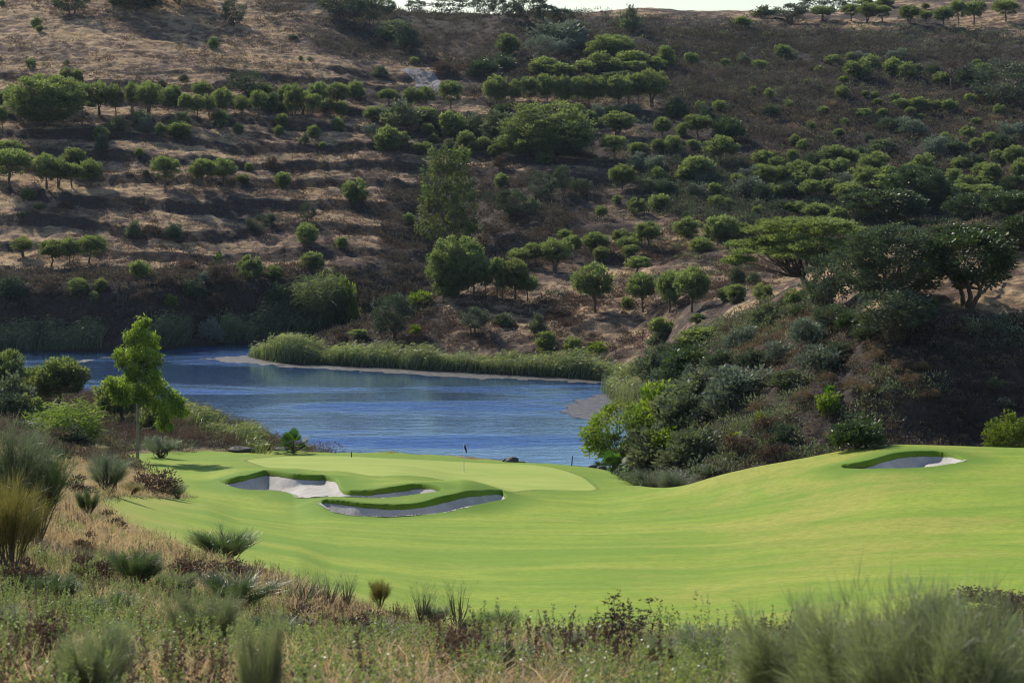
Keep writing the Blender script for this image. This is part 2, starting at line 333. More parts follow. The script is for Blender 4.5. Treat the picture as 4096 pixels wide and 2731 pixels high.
# ground of the golf hole and the wild bank in front of it, blended by the turf outline
def golf_mat():
    m, nt, out = mat_new('turf and bank'); N = NT(nt)
    P = N.pos()
    ts, gs = N.attr('turf'), N.attr('green')
    # turf colour: streaky yellow and green
    n_str = N.noise(1.0, 5, .6, P, (.045, .10, .1), 2.0)
    n_pat = N.noise(.09, 5, .6, P, None, .8)
    n_fine = N.noise(3.0, 6, .7, P)
    c = N.mix(N.ramp(n_str, .36, .66), (.180, .290, .022), (.315, .378, .040))
    c = N.mix(N.math('MULTIPLY', N.ramp(N.math('ADD', n_pat, N.math('MULTIPLY', N.ramp(N.n('SeparateXYZ').outputs[0], -4.0, 14.0), .07)), .52, .70), .62), c, (.42, .35, .080))
    for q in nt.nodes:
        if q.bl_idname == 'ShaderNodeSeparateXYZ': N.l(P, q.inputs[0])
    n_mid = N.noise(.9, 5, .7, P)
    c = N.mix(N.math('MULTIPLY', N.ramp(n_mid, .42, .68), .38), c, (.135, .235, .016))
    # mowing tracks: faint curved lines
    w = N.n('TexWave', wave_type='RINGS', rings_direction='Z'); w.inputs['Scale'].default_value = .035; w.inputs['Distortion'].default_value = 5; w.inputs['Detail'].default_value = 1.5; w.inputs['Detail Scale'].default_value = .35
    N.l(P, w.inputs['Vector'])
    c = N.mix(N.math('MULTIPLY', N.ramp(w.outputs['Fac'], .92, .995), .14), c, (.52, .43, .12))
    c = N.mix(N.math('MULTIPLY', N.ramp(n_fine, .38, .66), .5), c, (.13, .205, .014))
    # rough collar near the turf edge and on bunker lips is a deeper green
    c = N.mix(N.math('MULTIPLY', N.attr('collar'), .85), c, (.105, .205, .010))
    c = N.mix(N.math('MULTIPLY', N.attr('yel'), .75), c, (.33, .33, .07))
    # putting surface: pale smooth green, dark cut edge
    gc = N.mix(N.ramp(N.noise(.35, 4, .6, P, (.5, 1, 1)), .35, .7), (.300, .375, .072), (.375, .420, .095))
    gm = N.ramp(gs, -.06, .06)
    c = N.mix(gm, c, gc)
    c = N.mix(N.math('MULTIPLY', N.math('SUBTRACT', N.ramp(gs, -.45, -.05), N.ramp(gs, -.05, .12)), .6), c, (.07, .13, .012))
    # bare soil and straw under the scrub of the bank
    s1 = N.noise(.8, 6, .65, P); s2 = N.noise(6, 5, .7, P)
    soil = N.mix(N.ramp(s1, .35, .65), (.20, .13, .075), (.30, .215, .115))
    soil = N.mix(N.math('MULTIPLY', N.ramp(s2, .4, .7), .6), soil, (.09, .065, .045))
    edge = N.math('ADD', ts, N.math('MULTIPLY', N.math('SUBTRACT', N.noise(.9, 5, .7, P), .5), 2.2))
    c = N.mix(N.ramp(edge, -.25, .25), soil, c)
    # earth face under the bunker lips, their shade painted in dark
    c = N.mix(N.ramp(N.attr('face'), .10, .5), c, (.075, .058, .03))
    d = N.n('BsdfPrincipled'); N.l(c, d.inputs['Base Color']); d.inputs['Roughness'].default_value = .8; d.inputs['Specular IOR Level'].default_value = .15
    d.inputs['Sheen Weight'].default_value = .08; d.inputs['Sheen Roughness'].default_value = .5; d.inputs['Sheen Tint'].default_value = (.8, 1, .35, 1)
    h = N.math('ADD', N.math('MULTIPLY', n_fine, .6), N.noise(14, 3, .6, P))
    N.l(N.bump(h, .035, .6), d.inputs['Normal'])
    N.l(d.outputs[0], out.inputs['Surface'])
    return m
def hill_mat():
    m, nt, out = mat_new('dry hillside'); N = NT(nt)
    P = N.pos()
    a = N.noise(.07, 6, .62, P); b = N.noise(.45, 6, .68, P, (.7, 1, 2.2)); f = N.noise(2.4, 6, .75, P)
    dry = N.attr('dry')  # straw cover, with some ground shade painted in
    straw = N.mix(N.ramp(b, .35, .68), (.42, .275, .160), (.58, .41, .245))
    earth = N.mix(N.ramp(f, .35, .65), (.135, .092, .078), (.215, .140, .100))
    c = N.mix(N.ramp(N.math('ADD', b, N.math('MULTIPLY', N.math('SUBTRACT', a, .5), .8)), .40, .60), earth, straw)
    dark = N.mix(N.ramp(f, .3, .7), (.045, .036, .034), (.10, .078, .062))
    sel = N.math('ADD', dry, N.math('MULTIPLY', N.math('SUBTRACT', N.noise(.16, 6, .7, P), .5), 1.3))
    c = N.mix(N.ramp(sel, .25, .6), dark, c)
    c = N.mix(N.math('MULTIPLY', N.ramp(f, .50, .70), .75), c, (.085, .063, .055))
    st = N.n('TexVoronoi'); st.inputs['Scale'].default_value = 1.3; N.l(P, st.inputs['Vector'])
    c = N.mix(N.math('MULTIPLY', N.math('SUBTRACT', 1.0, N.ramp(st.outputs['Distance'], .08, .13)), N.ramp(N.noise(.2, 3, .5, P), .5, .65)), c, (.36, .31, .29))
    c = N.mix(N.ramp(N.attr('wet'), .3, .7), c, (.05, .045, .035))
    c = N.mix(N.ramp(N.attr('track'), .3, .6), c, (.30, .28, .28))
    p = N.n('BsdfPrincipled'); N.l(c, p.inputs['Base Color']); p.inputs['Roughness'].default_value = .9; p.inputs['Specular IOR Level'].default_value = .1
    N.l(N.bump(N.math('ADD', f, N.math('MULTIPLY', b, 2.0)), .35, .7), p.inputs['Normal'])
    N.l(p.outputs[0], out.inputs['Surface']); return m
def sand_mat():
    m, nt, out = mat_new('bunker sand'); N = NT(nt); P = N.pos()
    f = N.noise(9, 6, .7, P); b = N.noise(.8, 4, .6, P); r = N.noise(2.2, 3, .6, P, (3.5, .6, 1))
    c = N.mix(N.ramp(b, .35, .7), (.44, .41, .375), (.56, .53, .49))
    c = N.mix(N.math('MULTIPLY', N.ramp(f, .5, .75), .3), c, (.42, .37, .32))
    p = N.n('BsdfPrincipled'); N.l(c, p.inputs['Base Color']); p.inputs['Roughness'].default_value = .95; p.inputs['Specular IOR Level'].default_value = .1
    N.l(N.bump(N.math('ADD', N.math('MULTIPLY', f, .4), r), .07, .7), p.inputs['Normal']); N.l(p.outputs[0], out.inputs['Surface']); return m
def water_mat():
    m, nt, out = mat_new('lake water'); N = NT(nt); P = N.pos()
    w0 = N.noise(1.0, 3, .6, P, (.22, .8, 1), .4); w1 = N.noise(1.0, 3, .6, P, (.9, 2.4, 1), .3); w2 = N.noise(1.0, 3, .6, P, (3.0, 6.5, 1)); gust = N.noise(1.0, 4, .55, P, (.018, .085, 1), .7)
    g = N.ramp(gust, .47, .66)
    h = N.math('ADD', N.math('MULTIPLY', w0, 1.4), N.math('ADD', N.math('MULTIPLY', w1, 1.0), N.math('MULTIPLY', w2, .45)))
    amp = N.math('ADD', N.math('MULTIPLY', g, .85), .15)
    b = N.n('Bump'); b.inputs['Distance'].default_value = .12; N.l(amp, b.inputs['Strength']); N.l(h, b.inputs['Height'])
    gl = N.n('BsdfGlossy'); gl.inputs['Roughness'].default_value = .10
    rip_shade = N.noise(1.0, 4, .7, P, (.55, 2.2, 1), .5)
    g = N.math('ADD', N.math('MULTIPLY', g, .75), N.math('MULTIPLY', N.math('SUBTRACT', rip_shade, .5), 1.5), True)  # streaks paint bright and dark reflections into the glossy colour
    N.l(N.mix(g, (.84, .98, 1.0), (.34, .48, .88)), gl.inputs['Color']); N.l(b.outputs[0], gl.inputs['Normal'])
    df = N.n('BsdfDiffuse'); df.inputs['Color'].default_value = (.10, .25, .68, 1)  # strong blue base stands in for reflected sky
    fr = N.n('Fresnel'); fr.inputs['IOR'].default_value = 1.33; N.l(b.outputs[0], fr.inputs['Normal'])
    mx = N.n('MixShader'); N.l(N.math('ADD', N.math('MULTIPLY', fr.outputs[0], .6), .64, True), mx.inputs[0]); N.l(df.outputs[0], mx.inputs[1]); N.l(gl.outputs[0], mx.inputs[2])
    N.l(mx.outputs[0], out.inputs['Surface']); return m

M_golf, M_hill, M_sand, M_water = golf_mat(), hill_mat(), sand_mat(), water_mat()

# ------------------------------------------------------------------ setting meshes
def inpoly(poly, x, y): return sdist(poly, np.asarray(x, float), np.asarray(y, float)) > 0
gPX, gPY = project(XX, np.maximum(DD, .5), TZ)
POLY = {
 'upper_right': [(560,22),(700,30),(830,32),(1030,44),(1300,52),(1300,200),(1024,190),(900,178),(800,152),(720,126),(680,105),(640,84),(560,72)],
 'top_mid': [(230,-60),(470,-40),(560,20),(640,60),(640,92),(470,92),(430,62),(330,50),(270,20)],
 'left_bank': [(-300,277),(430,268),(440,352),(-300,360)],
 'right_bank': [(612,490),(640,405),(700,335),(800,296),(900,330),(1040,320),(1300,320),(1300,480),(700,490)],
 'near_bank': [(-100,380),(60,385),(180,412),(290,452),(230,462),(75,457),(-100,470)],
 'gully': [(385,190),(500,170),(600,190),(560,255),(470,262),(440,300),(385,285)],
 'mid_right': [(640,120),(720,128),(800,155),(900,180),(1024,195),(1024,250),(900,230),(800,240),(700,220),(640,200)],
}
def dry_shade_map():  # straw cover, also lowered to paint shade on terraces and right bank
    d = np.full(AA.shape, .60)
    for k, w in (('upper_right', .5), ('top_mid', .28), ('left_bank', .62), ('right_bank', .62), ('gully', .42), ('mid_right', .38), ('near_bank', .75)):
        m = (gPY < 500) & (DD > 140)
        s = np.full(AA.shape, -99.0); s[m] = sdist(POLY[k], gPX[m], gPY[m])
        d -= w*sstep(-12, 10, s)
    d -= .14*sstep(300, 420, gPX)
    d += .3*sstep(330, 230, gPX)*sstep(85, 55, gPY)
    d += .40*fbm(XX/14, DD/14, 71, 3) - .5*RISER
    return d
DRY_SHADE = dry_shade_map()
# dirt track climbing over the saddle on the left of centre
track = smooth_poly([cast(x, y, 300)[:2] for x, y in [((1350+x/1.6507)*.25, y/1.6507*.25) for x, y in [(575,582),(600,552),(590,525),(545,497),(500,476)]]], 8, False)
TR = np.full(AA.shape, 9.0)
m = (DD > 340) & (DD < 440) & (PXg > 350) & (PXg < 500)
if m.any():
    x, y = XX[m], DD[m]; best = np.full(x.shape, 1e9)
    for i in range(len(track)-1):
        (x0, y0), (x1, y1) = track[i], track[i+1]; ex, ey = x1-x0, y1-y0
        t = np.clip(((x-x0)*ex+(y-y0)*ey)/(ex*ex+ey*ey+1e-9), 0, 1); best = np.minimum(best, (x-x0-t*ex)**2+(y-y0-t*ey)**2)
    TR[m] = np.sqrt(best)
trk = sstep(2.9, 1.7, TR)
TZ = TZ*(1-.0*trk)
bs_all = np.max(BS, axis=0)
collar = np.clip(sstep(-3.2, -.2, bs_all)*(bs_all < .2), 0, 1)
collar = np.maximum(collar, sstep(-5.5, -.6, green_s)*(1-sstep(-.6, .2, green_s))*.55)
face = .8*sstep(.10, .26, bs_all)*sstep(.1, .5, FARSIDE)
yel = np.clip(1-np.abs(turf_s-1.0)/2.2, 0, 1)*.8*(DD < 100)
def sub_terrain(name, sel, mat, extra):
    F = grid_faces(*AA.shape)
    f = F[sel.ravel()] if sel.shape != AA.shape else None
    used = np.unique(f); remap = np.full(AA.size, -1, np.int64); remap[used] = np.arange(len(used))
    v = np.stack([XX.ravel()[used], DD.ravel()[used], TZ.ravel()[used]], 1)
    me = make_mesh(name, v, remap[f], np.zeros((0, 3), np.int64), mat=mat, smooth=True, extra={k: a.ravel()[used] for k, a in extra.items()})
    return tag(link(name, me), kind='structure')
def cellmean(T): return (T[:-1, :-1]+T[1:, :-1]+T[:-1, 1:]+T[1:, 1:])/4
cD, cT, cG, cB = cellmean(DD), cellmean(turf_s), cellmean(green_s), cellmean(bs_all)
golf_zone = (cD < 172) & ~((cellmean(PXg) > 600) & (cD > 132) & (cT < -2)) & ~((cellmean(PXg) < 330) & (cD > 147) & (cT < -2))
lakebed = (cellmean(TZ) < -.6) & (cD > 180)
ex_g = {'turf': turf_s, 'green': green_s, 'collar': collar, 'face': face, 'yel': yel}
ex_h = {'dry': DRY_SHADE, 'track': trk, 'wet': sstep(.55, .1, TZ)*(DD < 262)}
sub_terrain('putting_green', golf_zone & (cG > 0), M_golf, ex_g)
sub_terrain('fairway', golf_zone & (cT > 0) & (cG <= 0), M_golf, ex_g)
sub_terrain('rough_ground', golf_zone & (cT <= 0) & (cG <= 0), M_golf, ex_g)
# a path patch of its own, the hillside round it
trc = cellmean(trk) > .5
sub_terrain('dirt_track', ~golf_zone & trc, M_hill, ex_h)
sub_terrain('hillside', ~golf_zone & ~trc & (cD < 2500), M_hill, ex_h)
# lake: one sheet at z = 0
lx = np.linspace(-130, 60, 60); ly = np.linspace(158, 268, 40)
lX, lY = np.meshgrid(lx, ly, indexing='ij')
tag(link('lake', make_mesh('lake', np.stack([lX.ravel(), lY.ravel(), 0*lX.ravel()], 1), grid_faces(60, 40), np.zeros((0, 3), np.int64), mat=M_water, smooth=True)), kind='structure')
# bunkers
blab = ['two lobed white sand bunker with a grass tongue below the left of the putting green', 'long crescent sand bunker with curling grass lip in front of the green', 'oval sand bunker cut into the crest of the fairway mound on the right']
BOBJ = []
for P, lab, dep in zip(BUNK, blab, BDEP):
    x0, y0 = P.min(0)-.3; x1, y1 = P.max(0)+.3
    st = .16
    gx, gy = np.meshgrid(np.arange(x0, x1, st), np.arange(y0, y1, st), indexing='ij')
    s = sdist(P, gx, gy)
    base = grid_at(TZ0, gx, gy)
    z = sand_height(P, gx, gy, base, s, dep)
    F = grid_faces(*gx.shape); keep = cellmean(s).ravel() > -.12
    f = F[keep]; used = np.unique(f); rm = np.full(gx.size, -1, np.int64); rm[used] = np.arange(len(used))
    me = make_mesh('sand_bunker', np.stack([gx.ravel(), gy.ravel(), z.ravel()], 1)[used], rm[f], np.zeros((0, 3), np.int64), mat=M_sand, smooth=True)
    BOBJ.append(tag(link('sand_bunker', me), lab, 'bunker'))
# ------------------------------------------------------------------ plant building blocks
def rdir(n, up=0.0):
    v = rng.normal(size=(n, 3)); v /= np.linalg.norm(v, axis=1, keepdims=True)+1e-9
    if up: v[:, 2] = v[:, 2]*(1-up)+np.abs(v[:, 2])*up
    return v
def unit(v): return v/(np.linalg.norm(v, axis=-1, keepdims=True)+1e-9)
def leaves(mb, p, d, L, W, tone=.5, hue=.5):
    """diamond leaves from base points p along d"""
    n = len(p); d = unit(d)
    s = np.cross(d, rdir(n)); s = unit(s)
    L = np.broadcast_to(np.asarray(L, float), (n,))[:, None]; W = np.broadcast_to(np.asarray(W, float), (n,))[:, None]
    v = np.stack([p, p+d*L*.45+s*W, p+d*L, p+d*L*.45-s*W], 1).reshape(-1, 3)
    f = np.arange(4*n).reshape(n, 4)
    mb.add(v, f4=f, tone=np.repeat(np.broadcast_to(tone, (n,)), 4), hue=np.repeat(np.broadcast_to(hue, (n,)), 4))
def blades(mb, p, d, L, W, bend=.3, seg=2, tone=.5, hue=.5, droop=(0, 0, -1)):
    """thin curved tapering blades"""
    n = len(p); d = unit(d); s = unit(np.cross(d, rdir(n)))
    L = np.broadcast_to(np.asarray(L, float), (n,))[:, None]; W = np.broadcast_to(np.asarray(W, float), (n,))[:, None]
    lat = rdir(n)*np.array([1, 1, .2])+np.asarray(droop, float); bend = np.broadcast_to(np.asarray(bend, float), (n,))[:, None]
    rows = []; tone = np.clip(np.broadcast_to(np.asarray(tone, float), (n,))[:, None]*np.repeat(.55+.85*np.linspace(0, 1, seg+1), 2)[None], .02, 1.2)
    for k in range(seg+1):
        t = k/seg
        c = p + d*L*t + lat*L*bend*t*t
        w = W*(1-.92*t)
        rows += [c-s*w, c+s*w]
    v = np.stack(rows, 1); K = v.shape[1]
    f = np.concatenate([np.stack([np.arange(n)*K+2*k, np.arange(n)*K+2*k+1, np.arange(n)*K+2*k+3, np.arange(n)*K+2*k+2], 1) for k in range(seg)])
    mb.add(v.reshape(-1, 3), f4=f, tone=tone.ravel(), hue=np.repeat(np.broadcast_to(hue, (n,)), K))
def tube(mb, pts, rad, sides=6, tone=.5):
    pts = np.asarray(pts, float); n = len(pts); rad = np.broadcast_to(np.asarray(rad, float), (n,))
    vs = []
    for i in range(n):
        t = unit((pts[min(i+1, n-1)]-pts[max(i-1, 0)])[None])[0]
        u = np.cross(t, [.31, .9, .2]); u /= np.linalg.norm(u)+1e-9; w_ = np.cross(t, u)
        an = np.arange(sides)*2*pi/sides
        vs.append(pts[i]+rad[i]*(np.cos(an)[:, None]*u+np.sin(an)[:, None]*w_))
    f = []
    for i in range(n-1):
        for k in range(sides):
            a, b = i*sides+k, i*sides+(k+1) % sides
            f.append([a, b, b+sides, a+sides])
    vs.append(pts[-1][None]); last = n*sides
    f3 = [[(n-1)*sides+k, (n-1)*sides+(k+1) % sides, last] for k in range(sides)]
    mb.add(np.concatenate(vs), f4=f, f3=f3, tone=tone)
def limb(mb, a, b, r0, r1, n=5, wob=.06, sag=0, sides=5):
    a, b = np.asarray(a, float), np.asarray(b, float); L = np.linalg.norm(b-a)
    t = np.linspace(0, 1, n)[:, None]
    p = a+(b-a)*t; p[1:-1] += rng.normal(size=(n-2, 3))*wob*L; p[:, 2] += sag*L*(np.sin(t[:, 0]*pi))
    tube(mb, p, np.linspace(r0, r1, n), sides)
    return p
def clump_crown(mb, C, R, per, L, W, outward, up=.5, jitter=.6, squash=.7, tone0=.5, droop=0, hue=None):
    """leaf clumps: centres C, radii R; leaves point out of the crown"""
    for i, (c, r) in enumerate(zip(C, R)):
        q = rdir(per)*(rng.random((per, 1))**.45)*r*np.array([1, 1, squash])
        d = unit(c-outward)*.7 + q/r*.7 + rng.normal(size=(per, 3))*jitter*.5
        d[:, 2] += up-droop
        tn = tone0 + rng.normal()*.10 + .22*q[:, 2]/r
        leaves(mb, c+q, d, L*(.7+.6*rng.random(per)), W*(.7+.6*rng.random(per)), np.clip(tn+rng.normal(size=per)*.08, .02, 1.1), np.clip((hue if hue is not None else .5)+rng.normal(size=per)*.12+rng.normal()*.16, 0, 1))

M_bark = bark_mat('pine bark', (.085, .06, .045), (.15, .11, .085))
M_barkg = bark_mat('grey bark', (.16, .15, .14), (.30, .27, .24))
M_pine = leaf_mat('pine needles', (.112, .15, .088), (.185, .228, .10), .48, (1.42, 1.42, .64), .02, .55)
M_oak = leaf_mat('holm oak leaves', (.062, .082, .058), (.105, .122, .086), .27, (1.3, 1.5, .7), .03, .55)
M_gloss = leaf_mat('glossy oak leaves', (.036, .064, .028), (.075, .10, .042), .27, (1.5, 1.7, .6), .055, .45)
M_grey = leaf_mat('grey shrub leaves', (.105, .135, .08), (.19, .205, .14), .33, (1.3, 1.4, .7), .035, .55)
M_olive = leaf_mat('olive leaves', (.13, .16, .125), (.21, .235, .19), .27, (1.1, 1.2, .8), .04, .5)
M_euc = leaf_mat('eucalyptus leaves', (.105, .175, .040), (.195, .26, .062), .52, (1.6, 1.6, .55), .03, .45)
M_eucf = leaf_mat('far eucalyptus leaves', (.075, .105, .045), (.14, .155, .075), .38, (1.4, 1.5, .6), .015, .5)
M_bright = leaf_mat('bright shrub leaves', (.09, .155, .026), (.165, .215, .040), .45, (1.6, 1.6, .5), .025, .5)
M_brown = leaf_mat('brown scrub', (.070, .050, .042), (.135, .095, .070), .25, (1.3, 1.2, .9), .03, .6)
M_cistus = leaf_mat('cistus scrub', (.066, .058, .056), (.125, .108, .085), .30, (1.3, 1.25, .85), .015, .6)
M_heath = leaf_mat('heather mounds', (.15, .108, .070), (.27, .205, .135), .30, (1.3, 1.2, .9), .02, .6)
M_straw = leaf_mat('straw', (.36, .285, .17), (.58, .48, .31), .42, (1.35, 1.2, .9), .03, .55)
M_reed = leaf_mat('reed blades', (.085, .145, .062), (.215, .225, .12), .42, (1.5, 1.6, .7), .06, .5)
M_reedtip = M_reed
M_cane = leaf_mat('cane leaves', (.14, .21, .05), (.24, .30, .10), .45, (1.5, 1.5, .6), .02, .5)
M_caned = leaf_mat('distant cane leaves', (.11, .145, .075), (.19, .22, .12), .42, (1.4, 1.4, .7), .02, .5)
M_palm = leaf_mat('palm leaves', (.035, .085, .020), (.075, .14, .03), .35, (1.7, 1.8, .5), .03, .5)
M_palmy = leaf_mat('sunlit palm leaves', (.11, .17, .012), (.24, .26, .02), .5, (1.7, 1.6, .4), .08, .4)
M_broom = leaf_mat('broom stems', (.060, .10, .042), (.11, .155, .065), .30, (1.4, 1.5, .7), .09, .4)
M_broomg = leaf_mat('grey broom stems', (.13, .165, .105), (.23, .265, .18), .32, (1.2, 1.3, .8), .07, .45)
M_broomy = leaf_mat('yellow broom stems', (.155, .15, .05), (.245, .225, .09), .4, (1.4, 1.3, .6), .06, .45)
M_herb = leaf_mat('green herbs', (.16, .215, .085), (.28, .32, .15), .40, (1.4, 1.5, .7), .06, .45)
M_rock = plain_mat('dark rock', (.05, .048, .048), .8, (.10, .095, .09), 3, 0, .05)
M_wood = plain_mat('dark post', (.05, .04, .035), .8, (.08, .065, .05), 20)
M_white = plain_mat('white flagstick', (.75, .75, .75), .4, (.65, .65, .65))
M_flag = plain_mat('navy flag cloth', (.012, .014, .03), .8, (.02, .02, .04))

def norm(cr, tr, nm, mc, mt, wide=98):
    """scale a plant to height 1 and width 1"""
    v = np.concatenate(cr.v); r = (np.percentile(v[:, 0], wide)-np.percentile(v[:, 0], 100-wide)+np.percentile(v[:, 1], wide)-np.percentile(v[:, 1], 100-wide))/2
    k = np.array([1/r, 1/r, 1/np.percentile(v[:, 2], 99.3)])
    for m in (cr, tr):
        if m is not None: m.v = [a*k for a in m.v]
    return (cr.mesh(nm+'_crown', mc), tr.mesh(nm+'_trunk', mt, True)) if tr is not None else cr.mesh(nm, mc)
# ------------------------------------------------------------------ prototypes: unit height 1, crown about 1 wide
def pine_proto(z0, ncl, per, trunks=1, flat=.36, rc=.12, L=.075, W=.018, lean=0):
    cr, tr = MB(), MB()
    zc = z0+(flat+.08)*(1-z0); hu, hl = (1-zc)*.93, (zc-z0)*.95
    d = rdir(ncl)
    lump = .78+.24*rng.random(ncl)
    lobes = rdir(5); lump *= .86+.20*np.max(d@lobes.T, axis=1)
    sd = int(rng.integers(999)); d = d[vnoise(d[:, 0]*2.3+sd, d[:, 2]*2.3+d[:, 1]*1.7, sd) > .20]; ncl = len(d); lump = lump[:ncl]
    C = d*np.array([.44, .44, 1])*lump[:, None]; C[:, 2] = np.where(C[:, 2] > 0, C[:, 2]*hu, C[:, 2]*hl)
    C[:, 2] += zc; C[:, 0] += lean*(C[:, 2]-z0)
    R = rc*(.75+.5*rng.random(ncl))
    top = (C[:, 2]-z0)/(1-z0)
    org = np.array([lean*.3, 0, z0])
    for c, r, t in zip(C, R, top):
        q = rdir(per)*(rng.random((per, 1))**.4)*r*np.array([1, 1, .75])
        dd = unit(c-org)*.8+q/r*.5+rng.normal(size=(per, 3))*.45; dd[:, 2] += .35
        leaves(cr, c+q, dd, L*(.7+.6*rng.random(per)), W*(.7+.6*rng.random(per)), np.clip(.42+.22*t+.2*q[:, 2]/r+rng.normal()*.09+rng.normal(size=per)*.07, .03, 1), np.clip(.25+.45*t+rng.normal(size=per)*.15+rng.normal()*.12, 0, 1))  # tone rises with height to paint in the lit crown top
    # inner needles fill the crown, its inner shade painted as low tone
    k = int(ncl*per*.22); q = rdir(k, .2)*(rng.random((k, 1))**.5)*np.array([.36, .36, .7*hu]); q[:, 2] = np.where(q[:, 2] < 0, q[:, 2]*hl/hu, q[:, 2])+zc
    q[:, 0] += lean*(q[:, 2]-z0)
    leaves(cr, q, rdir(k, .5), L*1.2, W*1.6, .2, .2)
    for t in range(trunks):
        b = np.array([(t-(trunks-1)/2)*.05, 0, 0.0]); f = np.array([(t-(trunks-1)/2)*.16+lean*.25*z0, rng.normal()*.02, max(z0+.12, .08)])
        limb(tr, b-[0, 0, .04], f, .036, .026, 5, .03, 0, 6)
        for k in range(7):
            e = C[rng.integers(ncl)]*.8+np.array([0, 0, z0])*.2
            limb(tr, f, e, .014, .004, 4, .07)
    return norm(cr, tr, 'pine', M_pine, M_bark)
PINES = [pine_proto(.31, 120, 44, 1, .40, .10, .062, .015), pine_proto(.36, 105, 44, 1, .42, .10, .062, .015), pine_proto(.27, 125, 42, 1, .42, .10, .062, .015), pine_proto(.32, 115, 44, 2, .36, .10, .062, .015), pine_proto(.38, 105, 46, 1, .36, .10, .062, .015, .08), pine_proto(.30, 95, 46, 1, .5, .10, .062, .015, -.1), pine_proto(.40, 95, 46, 1, .32, .10, .062, .015), pine_proto(.24, 130, 42, 2, .45, .095, .058, .014)]
PBUSH = [pine_proto(-.10, 80, 38, 1, .44, .13, .10, .022), pine_proto(-.08, 70, 38, 1, .42, .14, .11, .024), pine_proto(-.02, 76, 38, 1, .44, .13, .10, .022), pine_proto(-.12, 60, 40, 1, .5, .14, .12, .022), pine_proto(-.06, 66, 40, 1, .5, .12, .10, .02, .12), pine_proto(-.10, 84, 38, 1, .36, .12, .10, .02)]
def merge_one(pr, mat):          # bush: crown only, no visible trunk
    return pr[0]
PBUSHM = [p[0] for p in PBUSH]
PDOME = pine_proto(-.12, 360, 60, 2, .30, .075, .036, .009)
PBIG = pine_proto(.05, 240, 60, 1, .36, .085, .042, .0105)
def umbrella_proto():
    """leaning umbrella pine with layered plates on long bare boughs"""
    cr, tr = MB(), MB()
    plates = [(.02, 0, .90, .34, .10), (-.28, .1, .78, .22, .09), (.26, 0, .80, .24, .10), (-.12, -.1, .70, .20, .09), (.12, -.15, .62, .30, .16), (-.42, 0, .60, .18, .10), (-.30, -.12, .52, .22, .10), (-.02, -.2, .50, .22, .12), (.36, .1, .62, .22, .13), (-.49, -.1, .38, .12, .07), (.05, .2, .80, .32, .16), (.22, -.1, .48, .2, .12), (-.15, .1, .66, .3, .16)]
    base = np.array([.06, 0, -.03]); f1 = np.array([-.02, 0, .16]); f2 = np.array([.08, 0, .30])
    limb(tr, base, f1, .030, .024, 5, .04); limb(tr, f1, f2, .022, .017, 4, .05); limb(tr, base, np.array([.16, 0, .34]), .022, .014, 5, .05)
    for (x, y, z, rx, rz) in plates:
        src = f1 if x < 0 else f2
        for k in range(4):
            a = rng.random()*6.28
            limb(tr, src, np.array([x+rx*.5*cos(a), y+rx*.5*sin(a), z-rz*.3]), .011, .003, 6, .035, -.04)
        n = int(140*rx/.2); a = rng.random(n)*6.28; r = np.sqrt(rng.random(n))*rx
        C = np.stack([x+r*np.cos(a), y+r*np.sin(a)*.9, z+rz*(1-(r/rx)**2)*.6-rz*.3+rng.normal(size=n)*.012], 1)
        clump_crown(cr, C, np.full(n, .034), 20, .026, .007, np.array([x, y, z-.25]), .5, .6, .8, .50, 0, .62)
    return norm(cr, tr, 'umbrella_pine', M_pine, M_bark)
UMB = umbrella_proto()
def oak_proto(z0, ncl, per, mat, L=.05, W=.017, trunks=1, rc=.13, gap=.2, bark=None, droop=.2):
    cr, tr = MB(), MB()
    zc = (z0+1)/2; hh = (1-z0)/2
    d = rdir(ncl); rr = .45+.5*rng.random(ncl)**.6
    C = d*rr[:, None]*np.array([.5, .5, hh]); C[:, 2] += zc
    keep = vnoise(C[:, 0]*4+9, C[:, 2]*4+C[:, 1]*3, int(rng.integers(99))) > gap; C = C[keep]
    clump_crown(cr, C, rc*(.7+.6*rng.random(len(C))), per, L, W, np.array([0, 0, zc-.15]), .25, .9, .8, .45, droop)
    for t in range(trunks):
        b = np.array([(t-(trunks-1)/2)*.06, 0, -.04]); f = np.array([(t-(trunks-1)/2)*.2+rng.normal()*.03, rng.normal()*.03, max(z0, .12)])
        limb(tr, b, f, .032, .022, 5, .05)
        for k in range(9):
            limb(tr, f, C[rng.integers(len(C))], .013, .003, 5, .08)
    return norm(cr, tr, 'oak', mat, bark or M_bark)
OAKS = [oak_proto(.16, 70, 60, M_oak), oak_proto(.10, 80, 55, M_oak, gap=.25), oak_proto(.22, 60, 60, M_oak, trunks=2)]
GLOSS = [oak_proto(.24, 150, 60, M_gloss, .042, .014, 3, .095), oak_proto(.14, 160, 60, M_gloss, .042, .014, 2, .095)]
BIGOAK = oak_proto(.04, 330, 65, M_oak, .028, .009, 2, .075, .12)
TGREEN = [oak_proto(.12, 130, 60, M_bright, .05, .013, 2, .10, .2, None, .5)]
RIDGE = [oak_proto(.15, 60, 40, M_oak, .06, .02, 1, .11, .38), oak_proto(.2, 50, 40, M_oak, .06, .02, 1, .12, .42)]
OLIVES = [oak_proto(.22, 60, 60, M_olive, .055, .013, 1, .13, .25, M_bark), oak_proto(.08, 70, 55, M_olive, .055, .013, 2, .13, .25, M_bark)]
